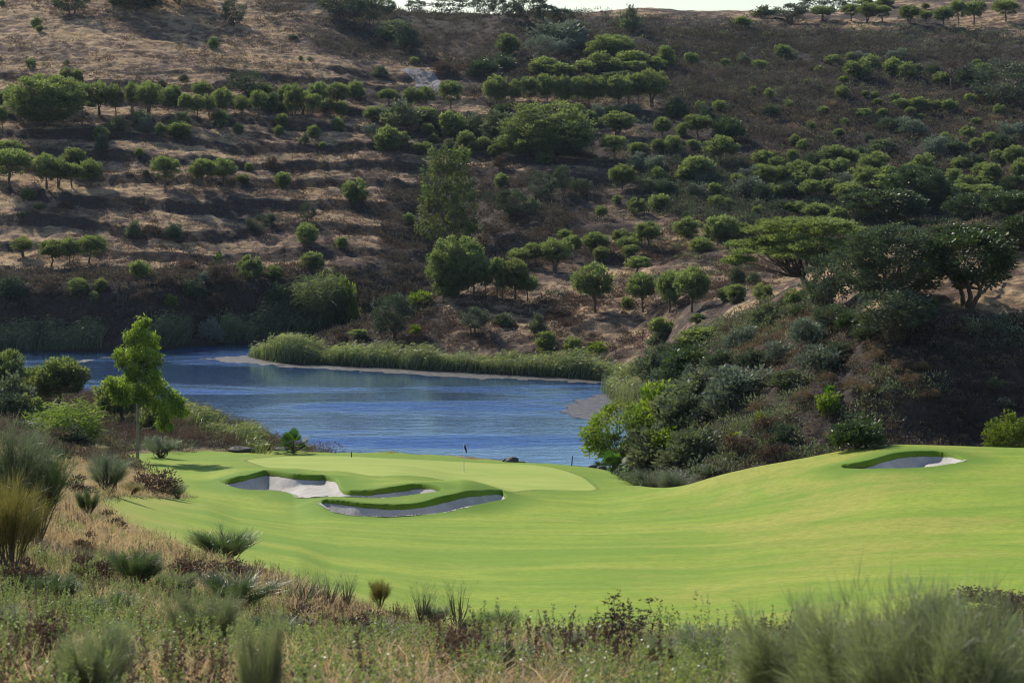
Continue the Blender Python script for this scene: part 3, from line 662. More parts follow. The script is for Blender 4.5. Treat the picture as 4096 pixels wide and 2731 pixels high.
def bush_proto(mat, ncl=46, per=46, L=.10, W=.028, rc=.17, z0=0, gap=.12, up=.35):
    cr = MB(); d = rdir(ncl, .8); rr = .5+.5*rng.random(ncl)
    C = d*rr[:, None]*np.array([.42, .42, .85]); C[:, 2] += .08
    keep = vnoise(C[:, 0]*5+3, C[:, 2]*5+C[:, 1]*4, int(rng.integers(99))) > gap; C = C[keep]
    clump_crown(cr, C, rc*(.7+.6*rng.random(len(C))), per, L, W, np.array([0, 0, -.1]), up, .8, .85, .45)
    # bare twigs at the foot
    for k in range(6):
        limb(cr, [0, 0, -.06], C[rng.integers(len(C))], .012, .003, 4, .06)
    return norm(cr, None, 'bush', mat, None)
GBUSH = [bush_proto(M_grey), bush_proto(M_grey, gap=.3), bush_proto(M_oak, 60, 46, .085, .026)]
OBUSH = [bush_proto(M_olive, L=.09, W=.02), bush_proto(M_olive, 40, 50, .1, .02, gap=.3)]
YBUSH = [bush_proto(M_bright), bush_proto(M_bright, gap=.25)]
DBUSH = [bush_proto(M_brown, 44, 50, .09, .018, gap=.3, up=.5), bush_proto(M_brown, 40, 50, .1, .016, gap=.35, up=.6)]
KBUSH = [bush_proto(M_oak, 60, 50, .08, .024, gap=.05), bush_proto(M_gloss, 60, 50, .08, .024, gap=.08)]
HBUSH = [bush_proto(M_heath, 60, 40, .06, .012, .14, gap=.05, up=.8)]
def bare_proto(leafy=.0):
    tr = MB(); cr = MB(); f = np.array([.02, 0, .34]); limb(tr, [0, 0, -.04], f, .035, .026, 5, .05)
    tips = []
    for k in range(9):
        e = np.array([rng.normal()*.22, rng.normal()*.2, .55+.3*rng.random()]); limb(tr, f, e, .016, .006, 5, .07)
        for j in range(6):
            e2 = e+np.array([rng.normal()*.14, rng.normal()*.14, abs(rng.normal())*.11]); limb(tr, e, e2, .006, .002, 4, .09, sides=4); tips.append(e2)
            for i in range(3):
                e3 = e2+rng.normal(size=3)*.06; limb(tr, e2, e3, .0028, .001, 3, .1, sides=3); tips.append(e3)
    T = np.array(tips); clump_crown(cr, T[rng.random(len(T)) < .6], np.full(len(T), .035), 7, .035, .010, np.array([0, 0, .4]), .2, 1, 1, .4)
    return cr.mesh('dry_crown', M_brown), tr.mesh('bare_trunk', M_bark, True)
BARE = [bare_proto(), bare_proto()]
def euc_proto(n=200, per=40, mat=None, hz0=.12):
    cr, tr = MB(), MB()
    stems = [np.array([[-.03, 0, -.02], [-.05, .01, .25], [-.03, 0, .5], [-.06, 0, .8]]), np.array([[.06, 0, -.02], [.07, 0, .3], [.12, 0, .55], [.05, 0, .93]])]
    for s in stems: tube(tr, s, [.016, .013, .010, .003], 6)
    k = 0; C = []
    while len(C) < n:
        z = .1+.9*rng.random(); wmax = .5*(1-.55*z)*(.55+.45*sin(min(1, z*1.6)*pi/2))
        a = rng.random()*6.28; r = wmax*(.25+.75*rng.random())
        C.append([r*cos(a), r*sin(a), z])
    C = np.array(C)
    C = C[vnoise(C[:, 0]*5+2, C[:, 2]*8, 5) > .30]
    for c in C[::3]:
        s = stems[int(c[0] > .03)]; j = np.argmin(np.abs(s[:, 2]-(c[2]-.12))); limb(tr, s[j], c, .006, .002, 4, .06, sides=4)
    clump_crown(cr, C, .048*(.7+.7*rng.random(len(C))), per, .038, .0085, np.array([0, 0, .3]), 0, .8, 1.1, .5, .75)
    return norm(cr, tr, 'eucalyptus', mat or M_eucf, M_barkg)
EUCF = euc_proto()
def palm_proto(mat, nfr=26, spread=1.0):
    mb = MB(); tr = MB()
    limb(tr, [0, 0, -.05], [0, 0, .05], .07, .06, 4, .02, 0, 7)
    for k in range(nfr):
        a = rng.random()*6.28; el = radians(-8+85*rng.random())
        d = np.array([cos(a)*cos(el), sin(a)*cos(el), sin(el)])
        Ls = .38+.2*rng.random(); o = np.array([0, 0, .06]); c = o+d*Ls
        tube(mb, [o, o+d*Ls*.6, c], [.007, .006, .004], 4, .4)
        side = unit(np.cross(d, [0, 0, 1.0])[None])[0]; nrm = np.cross(side, d)
        m = 11; an = np.linspace(-1.25, 1.25, m)
        ld = np.cos(an)[:, None]*d+np.sin(an)[:, None]*side+nrm*.12
        n0 = len(mb.v)
        p = np.repeat(c[None], m, 0); ll = .34*(1-.25*np.abs(an)/1.25)
        v = np.stack([p, p+ld*ll[:, None]*.5+np.cross(ld, nrm)*.023, p+ld*ll[:, None]+np.array([0, 0, -.05]), p+ld*ll[:, None]*.5-np.cross(ld, nrm)*.023], 1).reshape(-1, 3)
        t = .35+.4*el
        mb.add(v, f4=np.arange(4*m).reshape(m, 4), tone=np.clip(t+rng.normal()*.1, .1, 1), hue=np.clip(rng.normal()*.3+.5, 0, 1))
    return norm(mb, tr, 'palm', mat, M_bark)
PALM, PALMY = palm_proto(M_palm, 46), palm_proto(M_palmy, 28)
def broom_proto(mat, n=520, W=.003, up=1.6, spread=.42, fine=3, bend=.25):
    """many thin whippy stems fanning from the foot"""
    mb = MB(); st = MB()
    nb = 26
    a = rng.random(nb)*6.28; sp = spread*np.sqrt(rng.random(nb))
    B = np.stack([np.cos(a)*sp, np.sin(a)*sp, .35+.35*rng.random(nb)], 1)
    for b in B: limb(st, [b[0]*.1, b[1]*.1, -.05], b, .013, .005, 4, .05, sides=4)
    p0 = B[rng.integers(nb, size=n)]*(.45+.6*rng.random((n, 1)))
    d = unit(p0*np.array([1.1, 1.1, .5]))+np.array([0, 0, up*.5])+rng.normal(size=(n, 3))*.28
    blades(mb, p0, d, .30+.28*rng.random(n), W*(.7+.6*rng.random(n)), bend*rng.random(n), 3, np.clip(.3+.5*p0[:, 2]+rng.normal(size=n)*.15, .05, 1), np.clip(.4+rng.normal(size=n)*.25, 0, 1))
    p1 = p0+unit(d)*(.15+.2*rng.random((n, 1)))
    for k in range(fine):
        d2 = unit(d)+rng.normal(size=(n, 3))*.35
        blades(mb, p1+rng.normal(size=(n, 3))*.015, d2, .13+.16*rng.random(n), W*.7, bend*rng.random(n), 2, np.clip(.5+rng.normal(size=n)*.2, .05, 1.1), np.clip(.5+rng.normal(size=n)*.25, 0, 1))
    return norm(mb, st, 'broom', mat, M_bark, 96)
BROOM, BROOMG, BROOMY = broom_proto(M_broom, 1700, .0032), broom_proto(M_broomg, 1500, .003, 1.4, .42, 3, .4), broom_proto(M_broomy, 1500, .003, 1.3, .42, 4, .5)
SPIKY = broom_proto(M_broom, 1500, .0035, 2.0, .36, 1, .10)
WISPY = broom_proto(M_broomg, 110, .0024, 1.8, .30, 3, .25)
M_broomn = leaf_mat('near broom stems', (.15, .175, .10), (.30, .33, .20), .40, (1.2, 1.3, .7), .06, .45)
BROOMN = broom_proto(M_broomn, 2200, .0030, 1.2, .45, 5, .55)       # near, finer
def weed_proto(n=9):
    mb = MB(); st = MB()
    for k in range(n):
        a = rng.random()*6.28; s = .02+.16*rng.random(); top = np.array([cos(a)*s*1.6, sin(a)*s*1.6, .6+.4*rng.random()])
        p = limb(st, [cos(a)*s*.4, sin(a)*s*.4, -.04], top, .007, .002, 6, .03, sides=4)
        for q in p[1:]:
            m = 16; leaves(mb, np.repeat(q[None], m, 0)+rng.normal(size=(m, 3))*.022, rdir(m, .6)+[0, 0, .3], .045, .011, np.clip(.4+rng.normal(size=m)*.2, 0, 1), np.clip(.5+rng.normal(size=m)*.3, 0, 1))
    return norm(mb, st, 'weed', M_brown, M_bark)
WEED = weed_proto()
def cane_proto(mat, n=170, leaf=12, wide=.5):
    mb = MB(); st = MB()
    a = rng.random(n)*6.28; r = np.sqrt(rng.random(n))*wide*.62
    b = np.stack([r*np.cos(a), r*np.sin(a), 0*r-.03], 1); tip = b*np.array([1.35, 1.35, 0])+np.stack([rng.normal(size=n)*.04, rng.normal(size=n)*.04, (.62+.36*rng.random(n))*(1-.35*(r/(wide*.62))**2)], 1)
    blades(mb, b, tip-b, np.linalg.norm(tip-b, axis=1), .006, .05, 3, .4, .4)
    for k in range(leaf):
        t = .35+.65*rng.random((n, 1)); p = b+(tip-b)*t
        d = rng.normal(size=(n, 3))*.7+[0, 0, .75]
        blades(mb, p, d, .12+.10*rng.random(n), .008, .45, 2, np.clip(.25+.5*p[:, 2]+rng.normal(size=n)*.15, .05, 1.1), np.clip(.45+rng.normal(size=n)*.25, 0, 1))
    return norm(mb, None, 'cane_clump', mat, None)
CANEB, CANED = cane_proto(M_cane), cane_proto(M_caned, 260, 12)

# ------------------------------------------------------------------ placing things
ORD = ['leftmost', 'second from the left', 'third from the left', 'fourth from the left', 'fifth from the left', 'sixth from the left', 'seventh from the left', 'eighth from the left', 'ninth from the left', 'tenth from the left', 'eleventh from the left', 'twelfth from the left', 'thirteenth from the left', 'fourteenth from the left', 'fifteenth from the left', 'sixteenth from the left', 'seventeenth from the left', 'eighteenth from the left']
def order_word(i, n):
    if n == 2: return ('left-hand', 'right-hand')[i]
    if i == n-1: return 'rightmost'
    if i == n-2 and n > 5: return 'second from the right'
    return ORD[i]
CROP = {'A': (0, 0, 1.6507), 'B': (1350, 0, 1.6507), 'C': (2696, 0, 1.6507), 'D': (0, 900, 1.6507), 'E': (1350, 900, 1.6507), 'F': (2696, 900, 1.6507), 'G': (0, 1780, 1.6487), 'H': (1350, 1780, 1.6487), 'I': (2696, 1780, 1.6487), 'R': (0, 0, .25), 'K': (2300, 1350, 2.614)}
CROP['R'] = (0, 0, .25)
def topx(crop, x, y):
    ox, oy, s = CROP[crop]
    return (ox+x/s)*.25, (oy+y/s)*.25
# kind: name, category, noun for the label, meshes, parted?
KINDS = {
 'P': ('pine_tree', 'tree', 'round-crowned green pine', PINES, ('crown', 'trunk')),
 'B': ('pine_bush', 'bush', 'bright green pine bush', PBUSHM, None),
 'G': ('grey_bush', 'bush', 'dull grey-green bush', GBUSH, None),
 'S': ('silvery_bush', 'bush', 'silvery grey bush', OBUSH, None),
 'Y': ('yellow_green_bush', 'bush', 'yellow-green bush', YBUSH, None),
 'D': ('dry_bush', 'bush', 'dry brown bush', DBUSH, None),
 'K': ('dark_bush', 'bush', 'dark green bush', KBUSH, None),
 'H': ('heather_mound', 'bush', 'tan heather mound', HBUSH, None),
 'O': ('oak_tree', 'tree', 'dark holm oak', OAKS, ('crown', 'trunk')),
 'R': ('oak_tree', 'tree', 'open-crowned oak', RIDGE, ('crown', 'trunk')),
 'Q': ('oak_tree', 'tree', 'glossy dark oak', GLOSS, ('crown', 'trunk')),
 'L': ('olive_tree', 'tree', 'silvery olive tree', OLIVES, ('crown', 'trunk')),
 'N': ('bare_tree', 'tree', 'nearly bare dry tree', BARE, ('crown', 'trunk')),
 'F': ('fan_palm', 'palm', 'dark green fan palm', [PALM], ('fronds', 'stem')),
 'f': ('fan_palm', 'palm', 'sunlit yellow fan palm', [PALMY], ('fronds', 'stem')),
 'b': ('broom_bush', 'bush', 'dark green broom bush', [BROOM], ('stems', 'woody_base')),
 'g': ('broom_bush', 'bush', 'grey-green broom bush', [BROOMG], ('stems', 'woody_base')),
 'y': ('broom_bush', 'bush', 'golden yellow broom bush', [BROOMY], ('stems', 'woody_base')),
 's': ('broom_bush', 'bush', 'spiky dark green broom', [SPIKY], ('stems', 'woody_base')),
 'w': ('wispy_shrub', 'bush', 'thin wispy grey shrub', [WISPY], ('stems', 'woody_base')),
 'n': ('broom_bush', 'bush', 'blurred feathery grey-green broom', [BROOMN], ('stems', 'woody_base')),
 'W': ('tall_weed', 'weed', 'tall brown leafy weed', [WEED], ('leaves', 'stems')),
 'T': ('green_tree', 'tree', 'bright green leafy tree', TGREEN, ('crown', 'trunk')),
 '1': ('pine_tree', 'tree', 'huge dome-crowned pine', [PDOME], ('crown', 'trunk')),
 '2': ('pine_tree', 'tree', 'broad dark pine', [PBIG], ('crown', 'trunk')),
 '3': ('pine_tree', 'tree', 'leaning umbrella pine', [UMB], ('crown', 'trunk')),
 '4': ('oak_tree', 'tree', 'huge dark holm oak', [BIGOAK], ('crown', 'trunk')),
 '5': ('eucalyptus_tree', 'tree', 'tall airy eucalyptus', [EUCF], ('crown', 'trunk')),
 'c': ('cane_clump', 'cane', 'bright yellow-green cane clump', [CANEB], None),
 'C': ('cane_clump', 'cane', 'tall pale giant cane clump', [CANED], None),
}
PLURAL = {'bush': 'bushes', 'tree': 'trees', 'palm': 'palms', 'cane': 'canes', 'weed': 'weeds'}
SUNK = []
def place(kind, px, py, w, h, label, group=None, d=None, yaw=None, lift=0):
    """stand a plant on the ground seen at image point px, py; w, h in image pixels"""
    name, cat, noun, protos, parts = KINDS[kind]
    dgiven = d is not None
    if d is None: X, Y, Zg = cast(px, py)
    else:
        X = float(A(px, py))*d; Y = d; Zg = float(hz([X], [d])[0])
        if lift: Zg = max(Zg, 0)
    dist = math.sqrt(X*X+Y*Y+(CZ-Zg)**2); k = dist/FP
    W, H = w*k, h*k/cos(.1)
    if dgiven: H = max(CZ-float(V(py-h))*Y-Zg, .3)
    pr = protos[int(rng.integers(len(protos)))]
    yaw = rng.random()*6.28 if yaw is None else yaw
    wr = {'P': .90, 'B': 1.05, '1': 1.0, 'G': 1.25, 'S': 1.25, 'K': 1.2, 'Y': 1.2, 'D': 1.15, 'H': 1.2, 'Q': 1.15, 'O': 1.1, '4': 1.08}.get(kind, 1.0)
    if kind in 'BGSKYDHQ' and not dgiven: H *= 1.12
    if parts:
        e = bpy.data.objects.new(name, None); COL.objects.link(e); e.empty_display_size = .3
        e.location = (X, Y, Zg); e.rotation_euler = (0, 0, yaw); e.scale = (W*wr*rng.uniform(.94, 1.06), W*wr*rng.uniform(.85, 1.1), H)
        if kind in 'PRO': e.rotation_euler = (rng.normal()*.045, rng.normal()*.045, yaw)
        for me, pn in zip(pr, parts): link(pn, me, e)
        o = e
    else:
        o = link(name, pr, None, (X, Y, Zg)); o.rotation_euler = (0, 0, yaw); o.scale = (W*wr*rng.uniform(.92, 1.08), W*wr*rng.uniform(.85, 1.1), H)
    return tag(o, label, cat, group)
def zone(crop, phrase, items, group=None):
    """items: (kind, x, ybase, w, h[, own label[, distance]]) in crop pixels; the rest are ordered left to right by kind"""
    its = [(it[0], *topx(crop, it[1], it[2]), it[3]/CROP[crop][2]*.25, it[4]/CROP[crop][2]*.25, it[5] if len(it) > 5 else None, it[6] if len(it) > 6 else None) for it in items]
    by = {}
    for it in its:
        if it[5] is None: by.setdefault(it[0], []).append(it)
    for k in by: by[k].sort(key=lambda t: t[1])
    for it in its:
        noun = KINDS[it[0]][2]
        lab = it[5]; grp = None
        if lab is None:
            L = by[it[0]]; i = L.index(it); n = len(L)
            if n == 1: lab = 'only %s %s' % (noun, phrase)
            elif n == 2: lab = '%s %s %s' % (order_word(i, n), noun, phrase)
            else: lab = '%s, %s %s' % (noun, order_word(i, n), phrase)
            if n > 1: grp = group or ('%s %s' % (noun.replace('bush', 'bushes').replace('pine', 'pines') if 'pine bush' not in noun else 'bright green pine bushes', phrase))
        place(it[0], it[1], it[2], it[3], it[4], lab, grp, it[6])
# ------------------------------------------------------------------ the planting, as seen in the photograph
# --- upper left slope
zone('A', 'high on the upper left dry slope', [
 ('O',475,97,175,135,'dark oak by the skyline at the far upper left'), ('B',755,38,48,46), ('4',907,68,420,330,'oak with its crown cut by the frame, casting the longest slope shadow'),
 ('O',1165,14,330,260,'oak at the top edge right of the long-shadowed oak'), ('O',1545,172,130,178,'lone two-stemmed oak standing on the open upper slope'),
 ('B',240,185,62,60), ('B',262,212,40,38), ('B',1410,320,55,66), ('G',1932,258,42,25), ('B',1985,395,25,25), ('G',2050,402,34,24),
 ('B',208,455,62,60), ('G',440,427,32,28), ('B',15,45,34,40), ('G',1215,530,46,36), ('G',1070,555,40,30)])
zone('A', 'just above the big left pine', [('B',443,540,72,78), ('B',513,545,66,76)])
zone('A', 'on the upper left terrace', [('2',310,822,415,305,'broad dark pine, largest tree on the upper left terrace')])
zone('A', 'in the left upper terrace row', [
 ('P',15,735,80,125), ('P',85,755,125,185), ('P',545,757,128,208), ('P',655,763,150,215), ('P',767,765,112,195), ('P',872,747,115,192), ('P',980,762,185,212)])
zone('A', 'in the middle upper terrace row', [
 ('P',1228,772,108,148), ('P',1305,777,112,142), ('P',1383,775,95,148), ('P',1487,757,130,170), ('P',1595,775,105,142), ('P',1707,775,115,170),
 ('P',1940,785,142,222), ('P',2060,782,118,160), ('P',2160,772,102,118), ('P',2255,777,95,105)])
zone('A', 'behind the middle upper terrace row', [
 ('B',1110,692,88,96), ('B',1095,715,46,46), ('B',1145,655,95,84), ('P',1330,655,132,112), ('O',1640,640,250,172,'bushy grey-green oak rising behind the middle terrace pines'), ('B',1790,742,82,112), ('B',1855,752,82,66),
 ('P',1730,690,165,135), ('P',1890,745,120,180), ('P',2000,757,120,150), ('P',2100,745,140,195), ('P',2230,700,155,150), ('B',1605,692,60,30), ('B',600,700,50,30)])
zone('A', 'below the left upper terrace', [
 ('G',910,835,92,96), ('S',970,872,92,102), ('G',1205,838,92,86), ('B',1185,902,142,86), ('B',1055,902,66,74), ('B',1460,832,98,92), ('G',770,852,102,74),
 ('B',665,922,92,76), ('K',675,1000,72,100), ('B',1575,882,58,62), ('B',1860,832,72,72), ('B',1840,890,60,54), ('B',2230,862,82,76), ('B',2075,912,82,76), ('B',2130,988,44,42), ('G',2010,952,52,62)])
zone('A', 'at the left frame edge mid slope', [('P',20,872,80,155), ('B',60,1015,135,74), ('B',920,1035,52,48)])
zone('A', 'in the second row of left pines', [
 ('P',60,1232,265,238), ('P',308,1242,172,218), ('P',388,1240,142,188), ('P',475,1240,142,152), ('P',600,1240,168,180), ('P',1090,1237,186,200), ('P',1335,1242,178,188), ('P',1480,1232,172,182)])
zone('A', 'near the second row of left pines', [
 ('B',487,1102,122,108), ('B',1645,1135,46,52), ('B',1605,1202,78,46), ('B',1870,1242,98,92), ('B',2300,1292,62,74), ('G',963,1158,32,32), ('D',1790,1122,64,74)])
zone('A', 'on the slope under the second pine row', [
 ('B',190,1320,86,66), ('B',262,1387,66,36), ('B',147,1437,24,30), ('O',1700,1532,135,112), ('G',1785,1472,52,54), ('O',2030,1470,82,132), ('G',885,1565,70,90), ('G',1150,1590,90,100), ('D',1000,1550,110,90), ('D',440,1380,80,50)])
# --- left slope above the lake
zone('D', 'in the third row of left pines', [('P',152,207,138,122), ('P',340,277,162,172), ('P',460,262,122,166), ('P',588,257,192,185)])
zone('D', 'on the low left slope above the lake', [
 ('B',2025,118,118,116), ('B',2255,152,72,62), ('F',1445,252,84,76), ('B',925,367,118,116), ('B',1650,352,128,132), ('B',1810,352,92,76), ('B',2065,312,132,116), ('S',1340,380,60,64), ('D',1460,390,140,120), ('D',1100,400,110,90), ('D',1240,300,110,70)])
zone('D', 'in the shaded bank above the lake', [
 ('B',515,462,104,94), ('B',670,437,78,72), ('B',620,512,62,62), ('Y',1130,532,74,66), ('D',310,480,90,120), ('D',955,500,110,110), ('K',1840,520,120,110), ('K',80,470,130,110), ('D',545,640,70,60), ('K',1290,470,130,90), ('D',1430,560,120,90)])
zone('D', 'on the far lake shore', [('C',2130,650,395,330,'tall pale giant cane clump on the far shore left of the point'), ('S',1380,765,115,130), ('Y',2290,640,120,250)])
# --- ridge
zone('B', 'on the central skyline', [
 ('R',515,42,135,75), ('R',740,72,265,110), ('R',965,102,155,118), ('R',1070,127,112,135), ('R',1160,137,122,118), ('R',1270,157,235,195), ('R',1380,150,150,115), ('R',1480,157,132,98)])
zone('B', 'in the scrub under the central skyline', [
 ('O',30,145,225,180), ('O',115,150,120,160), ('O',225,170,155,180), ('O',330,100,95,110), ('G',390,250,180,100), ('G',450,332,104,165), ('S',1480,285,270,135), ('S',1590,320,120,110), ('G',1925,212,112,145), ('B',510,425,56,44), ('G',285,505,78,62), ('K',1100,470,120,95), ('K',970,500,140,100), ('D',850,490,150,90), ('D',700,470,110,60)])
zone('B', 'on the tawny clearing below the skyline', [('B',1125,362,118,118), ('L',1360,402,235,165), ('S',1500,372,132,100)])
zone('B', 'over the right terrace row', [
 ('2',1800,402,275,165,'large dense round pine above the right terrace row'), ('B',1360,490,165,95), ('B',1480,502,155,78), ('B',1620,502,145,92), ('B',1730,472,162,112), ('B',1830,492,162,94), ('B',1940,442,172,92), ('B',2080,462,142,74), ('B',1970,495,130,80), ('B',2165,447,112,125), ('G',1840,540,200,60)])
zone('B', 'in the right upper terrace row', [
 ('P',1050,722,168,215), ('P',1163,727,80,198), ('P',1265,702,132,190), ('P',1390,712,142,216), ('P',1488,722,115,212), ('P',1588,716,120,200), ('P',1660,717,132,212), ('P',1725,712,104,196), ('P',1857,722,172,216), ('P',1920,702,105,202), ('P',1988,712,112,220), ('P',2075,707,202,242)])
zone('B', 'near the dirt track', [('P',338,692,128,102), ('P',487,722,112,142), ('P',580,722,128,142), ('P',747,737,158,196), ('B',122,645,92,96), ('P',30,685,110,130), ('P',22,777,104,102)])
zone('B', 'below the track pines', [
 ('B',235,792,98,74), ('G',400,832,225,145), ('B',575,802,122,82), ('K',665,852,72,92), ('B',590,887,82,64), ('B',650,905,38,36), ('B',637,942,66,52), ('B',760,902,134,146), ('G',885,882,132,112), ('G',1050,912,185,155), ('K',1080,772,122,74), ('B',15,862,54,62), ('S',215,885,66,62), ('B',245,818,34,30), ('B',340,845,40,36), ('B',300,815,60,40)])
zone('B', 'on the middle slope', [('1',1370,1000,515,305,'huge dome-crowned pine in the middle of the hillside')])
zone('B', 'right of the huge dome pine', [
 ('B',1570,852,132,145), ('B',1670,822,64,82), ('S',1720,802,62,102), ('B',1800,780,104,72), ('P',1845,897,212,155), ('P',2145,922,132,145), ('B',2230,780,118,98), ('S',1925,740,110,50), ('B',1990,1020,120,70), ('B',2120,1002,74,74), ('B',2210,1012,104,102)])
zone('B', 'at the foot of the huge dome pine', [
 ('B',330,1002,152,142), ('B',430,962,78,82), ('B',562,1002,108,54), ('B',845,962,94,84), ('B',960,992,98,76), ('B',1040,1022,88,62), ('B',1100,1002,74,66), ('B',1215,1012,94,74), ('B',1300,1032,104,106), ('B',1365,1077,108,122), ('P',1450,1007,152,122), ('P',1830,1047,178,152), ('B',890,1002,74,52), ('B',840,1032,88,48), ('G',730,985,90,60), ('D',1560,1030,120,60)])
zone('B', 'on the slope below the huge dome pine', [
 ('D',1075,1112,74,84), ('P',1880,1252,172,162), ('B',2115,1192,84,78), ('B',2300,1192,104,74), ('S',1980,1112,104,94), ('S',2090,1122,114,84), ('G',2165,1282,134,88), ('G',2050,1272,84,82), ('B',120,1332,138,130), ('B',1080,1232,84,76), ('O',1490,1290,112,195), ('O',1350,1312,165,172), ('O',1150,1432,185,182), ('B',1845,1352,54,54), ('B',1970,1407,94,88), ('B',2120,1392,112,98), ('P',1735,1447,84,88), ('B',475,1477,64,64), ('N',385,1322,44,112), ('O',1000,1350,80,90), ('O',1610,1280,110,100), ('G',1290,1400,70,90)])
zone('B', 'in the gully', [('5',740,1640,350,650,'tall airy eucalyptus with pale twin trunks rising from the gully')])
# --- right upper hillside
zone('C', 'along the right skyline', [
 ('O',765,142,168,112), ('P',980,132,152,88), ('P',1170,137,122,104), ('P',1275,147,142,124), ('P',1375,147,122,108), ('P',1555,152,148,112), ('P',1665,152,88,82), ('P',1777,167,118,118), ('P',1880,167,104,158), ('P',1980,162,142,148), ('P',2190,142,168,134)])
zone('C', 'behind the right skyline pines', [('R',920,58,160,90), ('R',1070,58,100,80), ('R',1160,52,110,70), ('B',1390,48,92,54), ('B',1260,45,90,50), ('B',455,182,122,62), ('G',600,112,122,62), ('B',1660,60,44,34)])
zone('C', 'in the dark upper right scrub', [
 ('B',115,432,78,74), ('B',720,382,100,76), ('B',565,447,94,44), ('G',460,422,74,64), ('B',1050,422,94,52), ('B',1165,397,64,44), ('S',1240,412,104,62), ('B',1215,512,152,102), ('B',1300,462,104,84), ('B',1445,492,118,94), ('B',1535,522,112,94), ('B',960,477,58,38), ('S',1470,397,112,66), ('Y',870,552,64,28), ('Y',1115,532,54,28), ('B',1105,652,84,74), ('B',625,647,58,58), ('B',340,435,50,40)])
zone('C', 'amid the tan right hillside mounds', [
 ('B',1260,642,44,38), ('B',1325,647,48,38), ('B',1460,672,68,48), ('B',1510,712,104,54), ('B',1625,732,114,78), ('B',1345,702,64,44), ('B',1735,717,64,48), ('B',1820,742,94,72), ('B',1255,782,94,58), ('B',1375,782,64,58), ('B',1630,790,50,34), ('B',2000,825,60,40), ('H',1030,705,90,40), ('H',1955,760,80,50), ('H',2140,800,70,40)])
zone('C', 'at the upper right edge', [('N',1835,592,262,205,'bare-branched dry oak near the upper right edge'), ('O',2190,692,370,272,'big round cork oak at the upper right frame edge'), ('B',1770,552,94,64), ('K',1940,557,132,104), ('B',2040,492,94,64), ('B',2000,447,54,48), ('B',2150,762,74,64), ('B',1960,692,74,64), ('G',1700,500,90,70), ('G',1600,480,80,50)])
zone('C', 'left of the right-hand slope path', [
 ('B',300,747,94,74), ('B',175,727,64,54), ('K',25,782,104,122), ('P',160,912,188,152), ('K',365,927,162,132), ('K',220,802,104,94), ('B',45,902,64,74), ('P',310,1092,222,192), ('B',580,1092,104,88), ('B',665,1052,38,48), ('B',155,1182,172,132), ('B',65,1202,104,74), ('S',180,1202,172,94), ('B',130,982,74,54), ('G',140,990,60,40)])
zone('C', 'on the middle right hillside', [
 ('S',1720,1032,122,112), ('B',1650,1132,112,102), ('B',1995,1002,84,78), ('B',1040,1072,134,98), ('B',1090,1152,98,94), ('B',1170,1082,98,88), ('P',1320,1162,205,155), ('P',1275,1262,162,155), ('B',1845,1222,98,94), ('B',2030,1182,104,94), ('B',2090,1222,122,124), ('B',1920,1252,104,84), ('P',2245,1140,145,170), ('P',2300,1245,130,190), ('B',1085,912,64,54), ('B',795,962,64,64), ('B',850,1002,64,72), ('G',1285,940,44,48), ('S',1560,880,160,90), ('G',1380,1010,160,80)])
zone('C', 'right of centre at the slope foot', [
 ('B',820,1142,104,74), ('P',605,1232,162,142), ('B',735,1212,104,112), ('B',830,1232,104,84), ('P',955,1212,142,112), ('P',905,1322,142,132), ('P',1140,1362,212,152), ('S',480,1292,154,112), ('G',585,1332,94,104), ('B',270,1292,74,74), ('B',350,1287,28,32), ('B',275,1372,94,74), ('B',345,1382,74,64), ('S',140,1302,104,84), ('G',705,1400,130,70)])
zone('C', 'in the dense right centre thicket', [
 ('B',690,1135,110,90), ('B',640,1185,90,76), ('B',870,1172,104,88), ('B',1010,1150,96,84), ('G',760,1302,130,90), ('B',665,1312,96,84), ('B',1030,1292,110,96), ('B',1215,1205,104,90), ('B',1180,1285,96,80), ('G',1345,1270,140,96), ('B',1410,1200,104,92), ('B',1475,1262,120,100), ('G',930,1100,120,80), ('B',560,1165,84,74), ('S',500,1200,130,90), ('B',420,1230,84,76), ('B',1560,1170,100,84), ('G',1240,1060,120,80), ('B',780,1060,70,64), ('S',1120,1230,120,80)])
zone('C', 'scattered over the far right slope', [
 ('B',1930,920,84,72), ('G',1850,1000,130,90), ('B',2080,960,80,74), ('G',2190,1000,140,100), ('B',1790,940,64,60), ('S',2240,900,120,80), ('B',1560,770,64,56), ('B',1890,1130,90,80), ('G',1990,1120,130,90), ('B',2150,1090,96,86), ('B',2190,620,70,60), ('G',1430,870,120,80), ('B',1130,840,60,54), ('B',980,760,56,50), ('B',760,720,54,50), ('B',900,860,56,52), ('G',640,760,90,60), ('B',520,620,50,46)])
zone('C', 'behind the glossy right oaks', [('B',1390,1282,182,114), ('P',1900,1322,182,105), ('P',2060,1345,222,124), ('B',2020,1242,152,74), ('P',935,1492,205,145), ('B',1085,1512,114,124), ('B',800,1402,122,64), ('B',555,1432,64,64)])
zone('C', 'on the right-hand rise', [
 ('Q',1600,1395,285,255), ('Q',1380,1525,425,235), ('Q',1765,1395,205,155), ('Q',1950,1485,255,175), ('Q',2210,1460,325,170), ('Q',2270,1350,180,160)])
